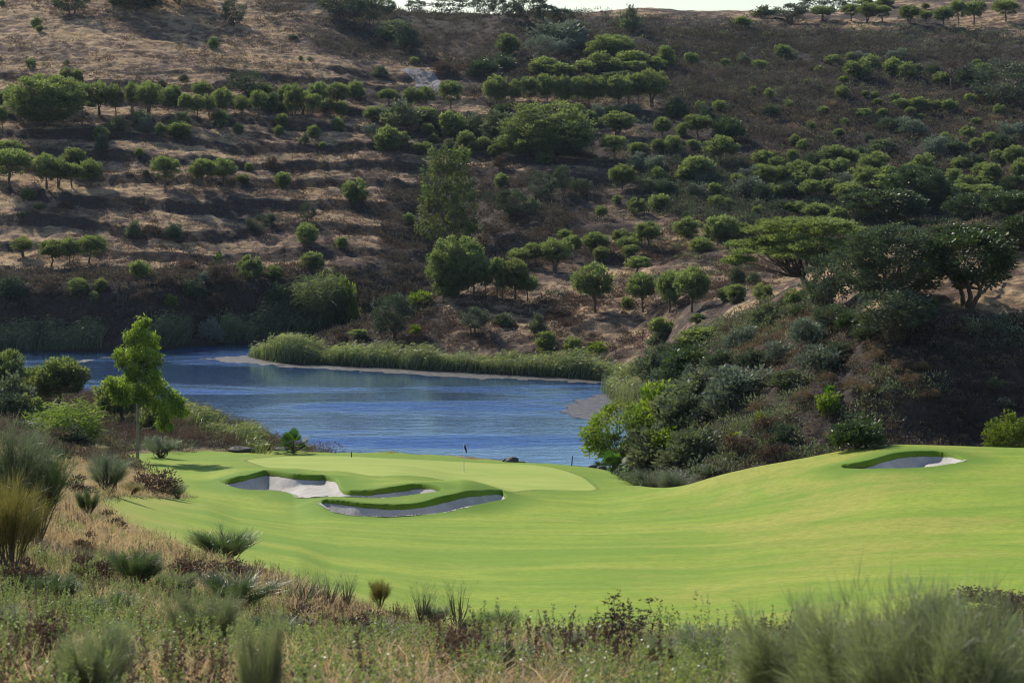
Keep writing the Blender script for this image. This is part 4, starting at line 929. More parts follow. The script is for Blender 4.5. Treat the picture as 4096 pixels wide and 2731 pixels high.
# --- middle: the point and its pines
zone('E', 'on the rise above the point', [
 ('P',1500,112,104,84), ('P',1545,222,122,152), ('P',1435,302,212,212), ('P',1310,282,132,162), ('P',1205,292,182,142), ('P',1700,202,162,152), ('P',1745,262,108,118), ('P',1915,192,162,112), ('P',1935,242,122,112), ('P',1985,332,178,124), ('P',2050,152,172,172), ('B',1950,132,100,70), ('B',1865,112,84,74)])
zone('F', 'on the slope foot behind the point', [('B',80,78,152,112), ('B',310,112,205,152), ('B',460,92,104,92), ('P',595,82,132,122), ('B',735,42,94,54), ('B',175,182,132,92), ('K',425,272,74,74)])
zone('E', 'clustered on the left of the point', [
 ('2',790,455,325,370,'tallest broad pine at the left end of the point cluster'), ('P',905,485,232,305), ('P',980,502,115,272), ('P',1055,502,128,286), ('P',1085,497,100,240), ('P',1172,490,185,265), ('P',1255,497,152,172), ('B',725,472,142,106)])
zone('E', 'standing apart on the point', [('P',1700,572,238,312), ('P',2018,577,202,256), ('P',2193,577,162,266)])
zone('F', 'at the right end of the point', [('P',115,572,232,286), ('P',-5,535,130,230), ('B',410,502,114,98), ('B',340,502,94,84), ('B',590,502,114,98), ('B',160,642,74,52), ('G',420,392,72,104), ('G',520,392,84,74)])
zone('E', 'on the slope of the point', [
 ('O',385,772,215,305,'thin grey oak standing on the left slope of the point'), ('O',895,722,155,175,'small scruffy oak in the middle of the point slope'), ('G',1330,737,84,134), ('B',1380,852,114,132), ('B',1555,842,94,92), ('Y',1715,848,118,68), ('B',2140,762,124,134), ('B',1910,542,64,64), ('B',140,742,98,48), ('Y',520,722,74,54), ('G',1090,662,104,74), ('Y',540,535,125,86), ('G',2120,800,110,90), ('D',1480,600,130,60), ('D',30,760,80,50)])
# --- right bank
zone('F', 'on the right bank', [('3',860,424,690,460,'leaning umbrella pine with layered flat crown on the right bank'), ('4',1420,525,570,500,'huge dark holm oak right of the umbrella pine')])
zone('F', 'around the huge holm oak', [
 ('O',970,640,250,430), ('O',1060,705,210,180), ('O',1410,765,400,320), ('Q',1945,535,420,425), ('Q',1930,185,430,165), ('Q',2260,215,220,230), ('B',800,552,114,112), ('K',830,612,100,80), ('K',1150,690,130,110), ('B',1710,550,66,64), ('G',1480,690,150,110)])
zone('F', 'low on the right bank', [
 ('B',185,805,250,115,'bright fanned young pine low on the right bank'), ('G',160,642,74,50), ('K',95,862,210,84), ('K',80,1002,260,180), ('S',95,1042,84,112), ('S',450,802,160,120), ('G',320,942,152,104), ('S',880,800,210,170), ('G',640,660,200,130), ('S',700,900,190,120), ('G',560,960,190,120), ('S',470,1130,330,180), ('G',760,1080,220,110), ('S',980,960,220,140), ('G',200,1110,220,130), ('K',100,1330,230,190), ('G',280,1250,170,120), ('G',1080,880,150,90), ('G',1300,760,170,100), ('Y',60,1480,130,90), ('G',180,1500,200,130)])
zone('F', 'in the brown lower right bank', [
 ('F',1030,1152,134,102), ('Y',1020,1242,124,125), ('f',585,1335,130,95,'sunlit yellow fan palm beside a round brown bush'), ('D',640,1382,165,115,'round dark brown bush beside the sunlit yellow palm'), ('f',400,1425,145,66,'low yellow fan palm lowest on the right bank'), ('K',1205,1475,285,180), ('K',740,1455,165,122), ('D',450,1530,190,130), ('D',660,1540,170,140), ('G',1340,1475,80,26), ('G',2120,1100,70,70), ('H',1500,950,110,70), ('H',1330,900,110,80), ('H',1200,1080,110,80), ('H',1640,960,90,60), ('H',1560,1060,130,80), ('H',1680,1150,120,70), ('H',1300,1120,110,70), ('H',1000,1030,100,60), ('H',860,1150,110,70), ('H',560,1230,120,70)])
# --- lower right shore
place('T', *topx('K', 470, 1225), 640/2.614*.25, 520/2.614*.25, 'glossy bright green tree leaning over the water at the right shore', None, 166, 0)
zone('K', 'by the right shore of the lake', [
 ('Y',900,860,430,330), ('G',1150,1000,380,320), ('K',1180,960,330,260), ('g',760,1530,260,150,None,140), ('g',1080,1520,320,140,None,138), ('g',1400,1500,200,170,None,138), ('G',850,1330,380,360), ('Y',1000,1200,300,230), ('G',1250,1350,420,340), ('S',1560,800,380,360), ('G',1200,760,520,300), ('G',820,480,260,300), ('K',880,330,270,230), ('K',1080,490,420,290), ('D',1550,1440,280,200,None,143), ('D',1750,1400,260,220,None,145), ('G',700,420,170,170)])
place('F', *topx('K', 380, 1455), 370/2.614*.25, 270/2.614*.25, 'fan palm on the rocks right of the putting green', None, 151)
# --- near-left bank
zone('D', 'on the near left bank', [
 ('P',60,1080,250,250,None,175), ('P',395,1130,345,245,None,178), ('B',240,1090,170,150,None,182), ('P',800,1235,400,230,'dark bushy pine behind the slender eucalyptus',172), ('G',50,1130,230,140,None,168), ('K',60,1290,240,180,None,158), ('B',1010,1285,165,112,None,165), ('B',200,1250,150,130,None,160)])
zone('D', 'at the left side of the near bank', [
 ('c',430,1490,430,330,None,150), ('K',465,1525,195,190,None,146), ('g',1060,1545,195,150,None,146), ('F',1940,1516,235,160,'dark fan palm at the left shore behind the green',154.5), ('D',310,1545,220,130,None,128), ('G',150,1420,150,130,None,148), ('y',600,1545,180,90,None,143)])
# --- foreground rough
zone('G', 'in the left foreground', [
 ('g',70,600,520,760,'huge blurred grey-green broom filling the upper left foreground edge'), ('b',240,640,420,600,'tall dark broom with bare lower stems at left'), ('y',70,880,380,640,'golden yellow broom at the left frame edge'), ('g',712,322,250,262,'silver-tipped broom on the dry mound by the turf'), ('y',872,325,125,82,'small yellow-green grass clump beside the silver-tipped broom'), ('b',585,480,135,190,'narrow dark broom at the turf corner'),
 ('s',1490,775,330,230,'spiky dark green broom alone on the fairway edge'), ('b',890,955,330,270,'dark green broom in the middle of the left rough'), ('b',350,1070,290,220,'low dark broom below the tall left broom'), ('D',615,890,215,150,'dark brown mound left of the middle broom'), ('D',1215,910,235,140,'rounded brown mound right of the middle broom'), ('n',1180,1010,200,170,'pale feathery broom leaning on the rounded brown mound'), ('s',1560,1080,400,230,'wide dark spiky broom in the rough right of the mounds'),
 ('D',300,1440,320,260,'reddish brown bush in the lower left corner'), ('D',120,700,180,160,'brown bush between the left brooms'), ('b',760,1130,220,150,'low green broom under the middle broom'), ('D',560,700,120,110,'small tangled brown bush in the straw'), ('D',320,95,250,170,'dark twiggy bush at the head of the dry bank'), ('g',1175,350,110,110,'small grey tuft at the right tip of the dry mound'), ('D',150,1010,300,200,'dark brown heath under the golden broom'), ('b',560,1180,240,170,'small green broom in the lower left herbs'), ('g',60,1260,260,190,'grey-green broom at the lower left edge'), ('D',880,1290,280,150,'brown heath below the middle broom'), ('g',1270,1250,260,150,'grey-green tuft below the rounded brown mound'), ('D',1480,880,220,100,'straw-coloured heath under the spiky fairway broom'), ('D',740,560,160,110,'straw-brown tuft beside the turf corner'), ('D',470,330,200,120,'pale dry tuft behind the silver-tipped broom'), ('D',1010,325,250,130,'straw-brown heath on the dry mound beside the turf')])
place('n', *topx('G', 1720, 1680), 34, 86, 'tall blurred grey-green plume at the bottom left of centre', None, 8.5)
place('n', *topx('G', 1350, 1200), 60, 34, 'soft grey-green broom tuft behind the blurred plume', None, 16)
place('n', *topx('G', 620, 1600), 60, 60, 'blurred grey-green tuft at the bottom edge left of centre', None, 11)
zone('H', 'in the central foreground', [
 ('w',-240,1080,250,270,'bushy wispy shrub at the left of the centre foreground'), ('w',-60,1065,190,260,'second wispy shrub from the left on the fairway edge'), ('w',60,1070,150,270,'sparse upright wispy stems left of centre'), ('y',280,1075,130,190,'feathery golden stems before the fairway left of centre'), ('w',560,1190,180,320,'pale wispy shrub at the centre of the fairway edge'), ('w',790,1210,190,340,'tallest pale wispy shrub near the frame centre'), ('g',640,1190,150,140,'dense green broom between the two pale wispy shrubs'), ('s',1080,1260,230,190,'small dark twiggy broom right of the wispy shrubs'),
 ('W',1830,1420,330,420,'tallest brown weed stand at the right of centre'), ('W',1990,1400,220,330,'second tallest brown weed right of centre'), ('W',1680,1300,180,160,'short brown weed left of the tall weeds'), ('W',2130,1350,150,200,'slim brown weed before the blurred right broom'), ('s',930,1260,160,130,'low twiggy green plant beside the dark twiggy broom'), ('D',650,1270,200,120,'purple-brown heath under the wispy shrubs'), ('D',1330,1330,300,110,'purple-brown heath at the centre bottom'), ('D',-330,1250,300,170,'brown heath left of the wispy shrubs'), ('b',-420,1330,330,190,'low green broom left of the brown heath'), ('D',130,1250,260,140,'brown heath below the sparse wispy stems'), ('g',330,1330,280,170,'grey-green broom tuft below the golden stems'), ('D',880,1400,300,150,'dull brown heath low in the centre'), ('g',1500,1420,260,170,'grey tuft low between the brown weeds'), ('b',1150,1480,300,150,'low green broom at the bottom centre')])
for i, (x, y, w_, h_, d_, lb) in enumerate([
 (330, 1500, 420, 260, 13, 'leftmost clump of the blurred broom mass at lower right'), (820, 1560, 620, 480, 8.5, 'second clump from the left in the blurred lower right broom mass'),
 (1300, 1600, 700, 600, 8, 'middle clump of the blurred lower right broom mass'), (1750, 1600, 700, 590, 7.6, 'second clump from the right in the blurred broom mass'),
 (2200, 1600, 650, 500, 7.6, 'rightmost clump of the blurred broom mass at lower right'), (60, 1500, 330, 260, 14, 'small blurred broom just left of the broom mass')]):
    px, py = topx('I', x, y)
    place('n', px, py, w_/1.6487*.25*1.25, h_/1.6487*.25*1.04, lb, 'blurred brooms at the lower right', d_)
zone('I', 'at the right fairway edge', [('D',2080,1080,330,120,'brown heath at the right frame edge below the fairway'), ('D',2280,1150,200,150,'rusty brown heath at the extreme right edge'), ('W',2230,1060,120,110,'small dark weed at the right fairway edge')])
zone('F', 'behind the right mound crest', [('T',2240,1500,300,250,'bright glossy green tree top behind the fairway crest at right',132)])

# ------------------------------------------------------------------ hero eucalyptus beside the green
def hero_euc():
    px0, py0 = 137.6, 460.5
    d = 141.0; X = float(A(px0, py0))*d; Zg = float(hz([X], [d])[0]); k = math.hypot(d, CZ-Zg)/FP
    P = lambda x, y, off=0: np.array([(x-px0)*k, off, (py0-y)*k])
    cl = [(143,327,8),(136,334,8),(149,335,8),(142,345,11),(154,345,7),(132,350,7),(149,354,9),(120,351,6),(124,360,4.5),(138,362,9),(152,362,8),(134,374,8),(146,376,9),(157,376,6),(127,387,8),(116,385,6),(111,381,4.5),(139,389,8),(150,391,8),(163,388,8),(173,394,8),(180,400,6),(163,402,8),(174,408,7),(165,415,6),(160,424,4),(170,422,4),(120,393,6),(128,397,5),(152,403,6),(147,320,4),(183,410,4)]
    cr, tr = MB(), MB()
    limb(tr, [0, 0, -.15], P(138.5, 390), .125, .085, 7, .004, 0, 8); limb(tr, P(138.5, 390), P(143, 326), .085, .018, 7, .012, 0, 7)
    for a, b in [((138.2,432),(168,416)),((138.4,412),(174,398)),((138.4,405),(158,404)),((138.5,392),(118,386)),((139,380),(121,352)),((140,370),(154,358)),((141,360),(133,350)),((139,395),(150,390)),((138.4,400),(164,388)),((138.5,398),(126,394))]:
        limb(tr, P(*a), P(*b, rng.normal()*.3), .032, .010, 6, .035, .03)
    for (x, y, r) in cl:
        for q in range(3):
            off = rng.normal()*r*k*.9
            c = P(x+rng.normal()*r*.4, y+rng.normal()*r*.35, off); n = int(125*(r/7)**1.2)
            p = c+rdir(n)*(rng.random((n, 1))**.45)*r*k*1.0*np.array([1, 1, 1.15])
            dd = rng.normal(size=(n, 3))*.55+[0, 0, -.75]
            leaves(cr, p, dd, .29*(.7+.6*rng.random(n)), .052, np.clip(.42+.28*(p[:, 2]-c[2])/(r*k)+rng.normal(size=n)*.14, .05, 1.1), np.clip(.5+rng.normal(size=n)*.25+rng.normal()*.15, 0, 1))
    e = bpy.data.objects.new('eucalyptus_tree', None); COL.objects.link(e); e.location = (X, d, Zg); e.empty_display_size = .5
    link('crown', cr.mesh('hero_crown', M_euc), e); link('trunk', tr.mesh('hero_trunk', M_barkg, True), e)
    tag(e, 'slender bright green eucalyptus with bare pale trunk left of the green', 'tree')
hero_euc()

# ------------------------------------------------------------------ flagstick, stakes, rocks
def flagstick():
    d = 141.0; X = float(A(464, 473))*d; Zg = float(hz([X], [d])[0])
    e = bpy.data.objects.new('flagstick', None); COL.objects.link(e); e.location = (X, d, Zg); e.empty_display_size = .3
    p = MB(); tube(p, [[0, 0, -.1], [0, 0, 1.0], [0, 0, 2.02]], [.028, .024, .02], 8); link('pole', p.mesh('pole', M_white, True), e)
    c = MB(); tube(c, [[0, 0, .004], [0, 0, .016]], [.06, .06], 14); link('cup_rim', c.mesh('cup_rim', M_white), e)
    f = MB(); n, m = 9, 7
    u, v = np.meshgrid(np.linspace(0, 1, n), np.linspace(0, 1, m), indexing='ij')
    x = .02+u*.17*(1-.25*v)+.02*np.sin(v*5); y = .09*np.sin(u*5+v*3)*u; z = 2.0-.42*v*(.55+.45*u)-.26*u*u-.06*u
    x = x+.06*v*u
    f.add(np.stack([x.ravel(), y.ravel(), z.ravel()], 1), f4=grid_faces(n, m)); link('flag', f.mesh('flag', M_flag, True), e)
    tag(e, 'white flagstick with limp dark flag standing on the putting green', 'flagstick')
flagstick()
def stake(px, py, h, d, lab, tilt):
    X = float(A(px, py))*d; Zg = float(hz([X], [d])[0])
    m = MB(); tube(m, [[0, 0, -.2], [tilt*h*.5, 0, h*.5], [tilt*h, 0, h]], [.045, .045, .042], 6)
    tag(link('marker_stake', m.mesh('marker_stake', M_wood), None, (X, d, Zg)), lab, 'stake', 'dark stakes behind the green')
stake(351.5, 456.5, .42, 150.5, 'short dark stake behind the left half of the green', 0)
stake(571.5, 466, .75, 149, 'tilted dark stake at the right end of the green', .1)
def rock(px, py, w, h, d, lab, seed, dep=1.0):
    X = float(A(px, py))*d; Zg = float(hz([X], [d])[0]); k = d/FP
    n, m = 20, 12
    u, v = np.meshgrid(np.linspace(0, 2*pi, n, endpoint=False), np.linspace(.02, pi-.02, m), indexing='ij')
    x, y, z = np.cos(u)*np.sin(v), np.sin(u)*np.sin(v), np.cos(v)
    r = 1+.30*fbm(x*1.6+seed, y*1.6+z*2.1, seed, 3)
    r = r*np.where(z > .4, 1-.25*(z-.4), 1)
    vv = np.stack([(x*r*w*.5*k).ravel(), (y*r*w*.4*k*dep).ravel(), ((z*r)*h*.62*k+h*.3*k).ravel()], 1)
    f = [];
    for i in range(n):
        for j in range(m-1): f.append([i*m+j, ((i+1) % n)*m+j, ((i+1) % n)*m+j+1, i*m+j+1])
    mb = MB(); mb.add(vv, f4=f)
    return tag(link('boulder', mb.mesh('boulder', M_rock, False), None, (X, d, Zg)), lab, 'rock', 'dark boulders by the lake')
rock(512, 460.5, 15, 6.5, 153.5, 'flat dark boulder behind the green right of the flag', 3)
rock(505, 461, 6, 4, 154, 'small dark boulder against the left of the flat boulder', 8)
rock(522, 461.5, 7, 2.4, 154, 'low dark stone just right of the flat boulder', 5)
rock(593, 470.5, 9, 5, 150, 'dark boulder left of the shore palm', 6)
rock(602, 474, 9, 5, 149, 'dark boulder under the shore palm', 12)
rock(622, 478, 13, 5, 147, 'grey boulder right of the shore palm', 9)
rock(240, 453.5, 27, 6, 156, 'long low stone pile behind the left end of the green', 15)
rock(281, 454.5, 14, 4, 157, 'low dark stones left of the shore fan palm', 17)
def fallen_tree():
    mb = MB(); X, Y, Zg = cast(*topx('E', 1320, 535)); k = Y/FP*.25/1.6507
    pts = lambda L: [np.array([(x-1320)*k, 0.3*i*0, (535-y)*k]) for i, (x, y) in enumerate(L)]
    for L, r in [([(1310,560),(1330,520),(1370,490),(1420,465),(1480,450)], .10), ([(1370,490),(1400,440),(1450,430)], .06), ([(1330,520),(1350,470),(1340,440)], .06), ([(1420,465),(1480,480),(1520,470)], .05)]:
        tube(mb, pts(L), np.linspace(r, r*.3, len(L)), 6)
    T = np.array([p for L in ([(1350,470),(1380,480),(1400,450),(1440,440),(1480,450),(1340,490),(1500,470)],) for p in pts(L)])
    e = bpy.data.objects.new('fallen_oak', None); COL.objects.link(e); e.location = (X, Y, Zg); e.empty_display_size = .3
    link('trunk', mb.mesh('fallen_trunk', M_bark, True), e)
    cr = MB(); clump_crown(cr, T, np.full(len(T), .5), 40, .25, .07, T.mean(0), .2, 1, .8, .4); link('crown', cr.mesh('fallen_crown', M_oak), e)
    tag(e, 'fallen leaning dark oak with low branches right of the pine cluster', 'tree')
    mb = MB(); X, Y, Zg = cast(*topx('F', 1970, 535)); k = Y/FP*.25/1.6507
    a = np.array(cast(*topx('F', 2010, 500))); b = np.array(cast(*topx('F', 2150, 355))); a[2] += .5; b[2] += .6
    limb(mb, a-a, b-a, .16, .07, 6, .02); 
    for t in (.3, .5, .7, .85): limb(mb, (b-a)*t, (b-a)*t+np.array([rng.normal()*.8, rng.normal()*.5, .5+.6*rng.random()]), .05, .015, 4, .06)
    tag(link('fallen_log', mb.mesh('fallen_log', M_bark, True), None, tuple(a)), 'long dark fallen log lying up the bare right bank', 'log')
    mb = MB(); X, Y, Zg = cast(*topx('F', 1640, 690))
    for q in range(16): limb(mb, [0, 0, -.1], [rng.normal()*1.0, rng.normal()*.6, .6+1.1*rng.random()], .07, .012, 5, .08)
    tag(link('dead_shrub', mb.mesh('dead_shrub', M_bark, True), None, (X, Y, Zg)), 'leafless dark dead shrub right of the silvery oak', 'shrub')
fallen_tree()

# ------------------------------------------------------------------ reeds and other growth nobody could count
def reed_bed(pts, depth, h, n, lab=None, mat=None, tilt=(.25, 0, 0), hue=.5):
    """reeds along a shoreline given by image points of their foot"""
    L = np.array([cast(x, y, 150, 275) for x, y in pts]); seg = rng.integers(0, len(L)-1, n*2)
    t = rng.random((n*2, 1)); ln = np.linalg.norm(np.diff(L, axis=0), axis=1); pr = ln/ln.sum(); seg = rng.choice(len(L)-1, n, p=pr); t = rng.random((n, 1))
    p = L[seg]+(L[seg+1]-L[seg])*t
    p[:, 1] += depth*rng.random(n); p[:, 0] += rng.normal(size=n)*.4; p[:, 2] = np.maximum(hz(p[:, 0], p[:, 1]), -.2)-.05
    tuft = .72+.75*fbm(p[:, 0]*.28, p[:, 1]*.28, 55, 3)+.12*rng.normal(size=n)
    mb = MB(); H = h*np.clip(tuft, .4, 1.25)
    d = np.stack([rng.normal(size=n)*.16+.08, rng.normal(size=n)*.16, np.ones(n)], 1)
    blades(mb, p, d, H, .045*(.7+.6*rng.random(n)), .16+.22*rng.random(n), 4, np.clip(.35+.25*rng.normal(size=n), .03, 1.1), np.clip(hue+.3*fbm(p[:, 0]*.3, p[:, 1]*.3, 9, 2)+rng.normal(size=n)*.2, 0, 1), (.9, 0, -.35))
    # bent glossy tips and seed heads
    k = n//3; q = rng.integers(0, n, k); tp = p[q]+unit(d[q])*H[q][:, None]*.86
    blades(mb, tp, np.stack([.8+rng.normal(size=k)*.4, rng.normal(size=k)*.4, .35+rng.normal(size=k)*.3], 1), .35+.3*rng.random(k), .05, .3, 2, .85, .9)
    o = link('reed_bed', mb.mesh('reed_bed', mat or M_reed)); tag(o, lab, None, None, 'stuff'); return o
D_ = lambda *p: [topx('D', *q) for q in p]
E_ = lambda *p: [topx('E', *q) for q in p]
reed_bed(D_((1668,885),(1750,897),(1900,908),(2100,915),(2311,925))+E_((120,935),(370,945)), 3.2, 2.9, 5200)
reed_bed(E_((425,955),(600,965),(800,975),(1000,985),(1200,992),(1400,1000)), 3.0, 2.7, 5600)
reed_bed(E_((1415,1005),(1550,1012),(1700,1018),(1880,1022)), 2.6, 2.6, 3000)
reed_bed(D_((-120,838),(60,832),(185,828)), 2.2, 2.7, 1500)
reed_bed(D_((270,828),(420,822),(640,815)), 2.2, 2.6, 1500)
reed_bed(D_((1010,800),(1130,792),(1215,788)), 2.0, 2.5, 900)
reed_bed(D_((1450,780),(1560,775),(1660,772)), 2.4, 2.6, 1100)
reed_bed(D_((1700,740),(1850,735),(2060,725)), 3.5, 2.6, 1500)
reed_bed(D_((1200,1240),(1300,1310),(1450,1390),(1620,1440),(1740,1478)), -3.5, 2.0, 2600, None, None, hue=.6)
reed_bed([topx('K', *q) for q in ((345,735),(420,750),(520,735),(640,720),(700,640))], 5.0, 3.0, 1300, hue=.75)
reed_bed([topx('K', *q) for q in ((400,590),(470,500),(560,430),(640,380))], 3.0, 2.4, 1200, hue=.65)
# floating weed mats in front of the reeds
def mat_sheet(name, poly, lab):
    m, nt, out = mat_new('floating weed'); N = NT(nt); P = N.pos()
    f = N.noise(2.2, 7, .8, P, (.5, 1.6, 1)); p = N.n('BsdfPrincipled'); N.l(N.mix(N.ramp(f, .42, .64), (.02, .022, .026), (.22, .20, .195)), p.inputs['Base Color'])
    p.inputs['Roughness'].default_value = .45; N.l(N.bump(f, .08), p.inputs['Normal']); N.l(p.outputs[0], out.inputs['Surface'])
    P2 = np.array(poly); x0, y0 = P2.min(0); x1, y1 = P2.max(0)
    gx, gy = np.meshgrid(np.arange(x0-1, x1+1, .15), np.arange(y0-1, y1+1, .15), indexing='ij')
    s = sdist(P2, gx, gy)+1.5*fbm(gx*.9, gy*.9, 44, 5)
    F = grid_faces(*gx.shape); keep = cellmean(s).ravel() > 0; f_ = F[keep]
    used = np.unique(f_); rm = np.full(gx.size, -1, np.int64); rm[used] = np.arange(len(used))
    z = .022+.02*fbm(gx*2, gy*2, 4, 2)
    o = link(name, make_mesh(name, np.stack([gx.ravel(), gy.ravel(), z.ravel()], 1)[used], rm[f_], np.zeros((0, 3), np.int64), mat=m, smooth=True))
    return tag(o, None, None, None, 'stuff')
def on_water(pts):
    r = []
    for x, y in pts:
        d = CZ/float(V(y)); r.append((float(A(x, y))*d, d))
    return r
mat_sheet('floating_weed', on_water(D_((1350,880),(1450,872),(1600,862),(1680,868),(2311,905))+E_((400,930),(800,960),(1400,995),(1800,1020),(1795,1046),(1400,1026),(900,1008),(500,985),(0,955))+D_((1900,935),(1600,908),(1420,892))), None)
mat_sheet('floating_weed', on_water([topx('E', *q) for q in ((1860,1100),(1760,1110),(1600,1150),(1520,1185),(1490,1225),(1530,1262),(1640,1290),(1760,1305),(1900,1300))]), None)
mat_sheet('floating_weed', on_water(D_((500,900),(640,880),(760,865),(760,870),(640,888),(510,905))), None)

def scatter(n, x0, x1, y0, y1, dens):
    """random ground points kept with probability dens(x, y, px, py)"""
    out = []
    for _ in range(6):
        y = np.sqrt(rng.random(n)*(y1*y1-y0*y0)+y0*y0) if x1 <= 1.5 else y0+(y1-y0)*rng.random(n)
        a = x0+(x1-x0)*rng.random(n); x = a*y
        z = hz(x, y); px, py = project(x, y, z)
        k = rng.random(n) < dens(x, y, px, py)
        out.append(np.stack([x, y, z], 1)[k])
        break
    return out[0]
def scrub(name, pts, size, mat, per=30, leaf=.32, w=.07, up=.5, asp=.8, spread=1.0, grow=1.0, var=.5, shell=.45, tz=.4):
    """low scrub: leafy clumps, one mesh"""
    n = len(pts); mb = MB()
    if n == 0: return
    s = size*(1-var/2+var*rng.random(n)**2*1.5)*spread
    c = np.repeat(pts, per, 0); sr = np.repeat(s, per)[:, None]
    q = rdir(n*per, 1.0)*(shell+(1-shell)*rng.random((n*per, 1)))*sr*np.array([1, 1, asp])
    d = q/sr*.8+rng.normal(size=(n*per, 3))*.45; d[:, 2] += up
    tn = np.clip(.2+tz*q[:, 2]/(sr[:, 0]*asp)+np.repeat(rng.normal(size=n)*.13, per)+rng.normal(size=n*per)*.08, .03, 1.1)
    hu = np.clip(np.repeat(.5+rng.normal(size=n)*.3, per)+rng.normal(size=n*per)*.1, 0, 1)
    leaves(mb, c+q, d, leaf*(.7+.6*rng.random(n*per))*np.sqrt(sr[:, 0]/size), w*(.7+.6*rng.random(n*per)), tn, hu)
    o = link(name, mb.mesh(name, mat)); return tag(o, None, None, None, 'stuff')
def pz(k, x, y, soft=14): return sstep(-soft, soft*.4, sdist(POLY[k], x, y))
amax = .30
hill_ok = lambda x, y: ((hz(x, y) > .3) & ((y > 258) | (x/y > .062) | ((y > 236) & (hz(x, y) > 1)))).astype(float)
patch = lambda x, y, s, sc=9: sstep(.40, .62, vnoise(x/sc, y/sc, s)*.6+vnoise(x/sc*2.7, y/sc*2.7, s+1)*.4)
# upper right: dense cistus; then moderate cover elsewhere
scrub('cistus_scrub', scatter(26000, -.05, amax, 300, 520, lambda x, y, px, py: np.maximum(pz('upper_right', px, py)*(.25+.75*patch(x, y, 5)), .0)), 1.15, M_cistus, 26, .42, .085, .7, 1.05)
scrub('cistus_scrub', scatter(15000, -.17, .09, 330, 500, lambda x, y, px, py: pz('top_mid', px, py)*patch(x, y, 15)), 1.0, M_cistus, 26, .40, .08, .7, 1.0)
scrub('bank_scrub', scatter(5200, -.34, -.02, 252, 292, lambda x, y, px, py: pz('left_bank', px, py, 5)*hill_ok(x, y)), .8, M_cistus, 34, .3, .07, .5, .9)
scrub('gully_scrub', scatter(5000, -.08, .09, 262, 345, lambda x, y, px, py: pz('gully', px, py)*.8*patch(x, y, 25, 6)*hill_ok(x, y)), .9, M_cistus, 30, .33, .07, .6, .9)
scrub('mid_scrub', scatter(9000, .05, amax, 255, 345, lambda x, y, px, py: pz('mid_right', px, py)*patch(x, y, 35, 6)), .95, M_cistus, 28, .34, .075, .6, .9)
scrub('brown_scrub', scatter(24000, -.33, .2, 256, 450, lambda x, y, px, py: hill_ok(x, y)*patch(x, y, 45, 12)*.9), .6, M_brown, 26, .26, .045, .6, .85, shell=.6, tz=.6)
scrub('heather_scrub', scatter(9000, .06, amax, 260, 400, lambda x, y, px, py: patch(x, y, 55, 11)*.7*sstep(600, 760, px)), .75, M_heath, 44, .20, .045, .5, .9, shell=.75, tz=.65)
RB = lambda x, y, px, py: sstep(-8, 4, sdist(POLY['right_bank'], px, py))*(x/y > .055)*(y > 136)
scrub('bank_scrub', scatter(9500, .05, .36, 138, 236, lambda x, y, px, py: RB(x, y, px, py)*patch(x, y, 65, 8)), .95, M_grey, 50, .24, .05, .4, .85)
scrub('heather_scrub', scatter(9000, .09, .36, 138, 236, lambda x, y, px, py: RB(x, y, px, py)*(.25+.75*patch(x, y, 75, 9))*sstep(680, 750, px)), .62, M_heath, 84, .12, .022, .5, .9, shell=.8, tz=.65)
scrub('cistus_scrub', scatter(11000, .08, .36, 134, 236, lambda x, y, px, py: RB(x, y, px, py)*(.35+.6*sstep(800, 900, px))*sstep(640, 700, px)), .68, M_cistus, 40, .20, .045, .6, .85)
def turf_at(x, y): return grid_at(turf_s, x, y)
NB = lambda x, y, px, py: (turf_at(x, y) < -.4)*(y > 118)*(hz(x, y) > .15)*(x/y < -.09)*sstep(226, 216, y)
def turf_at(x, y): return grid_at(turf_s, x, y)
scrub('heather_scrub', scatter(9000, -.36, -.09, 120, 224, lambda x, y, px, py: NB(x, y, px, py)*(.4+.6*patch(x, y, 85, 5))), .85, M_brown, 90, .14, .026, .5, .9, shell=.8, tz=.6)
scrub('bank_scrub', scatter(3500, -.36, -.09, 125, 224, lambda x, y, px, py: NB(x, y, px, py)*patch(x, y, 95, 5)), .7, M_grey, 40, .22, .045, .4, .85)
scrub('heather_scrub', scatter(3000, -.12, .06, 228, 262, lambda x, y, px, py: (hz(x, y) > .5)*patch(x, y, 105, 4)*.7), .5, M_brown, 26, .24, .04, .9, .8)
scrub('bank_scrub', scatter(700, -.12, .06, 150, 168, lambda x, y, px, py: (turf_at(x, y) < -.5)*(hz(x, y) > .1)*(px < 300)), .5, M_grey, 40, .2, .04, .6, .9)
scrub('green_scrub', scatter(12000, .05, amax, 255, 345, lambda x, y, px, py: pz('mid_right', px, py)*(.1+.9*patch(x, y, 205, 7))*.6), 1.0, M_oak, 40, .30, .08, .45, .95, shell=.6, tz=.5)
scrub('grey_scrub', scatter(9000, -.02, amax, 262, 470, lambda x, y, px, py: sstep(520, 660, px)*patch(x, y, 215, 10)*.4), .9, M_grey, 34, .28, .07, .45, .95, shell=.6, tz=.5)
scrub('brown_scrub', scatter(9000, -.06, .16, 228, 300, lambda x, y, px, py: hill_ok(x, y)*patch(x, y, 225, 6)*.8), .5, M_brown, 30, .22, .04, .6, .85, shell=.6, tz=.6)
def riser_at(x, y): return grid_at(RISER, x, y)
scrub('terrace_scrub', scatter(30000, -.31, .0, 262, 420, lambda x, y, px, py: riser_at(x, y)*.55), .45, M_brown, 26, .2, .04, .6, .85, shell=.6, tz=.6)
scrub('terrace_scrub', scatter(14000, -.31, .0, 262, 420, lambda x, y, px, py: riser_at(x, y)*.4*patch(x, y, 235, 7)), .6, M_cistus, 26, .24, .05, .6, .9, shell=.6, tz=.6)
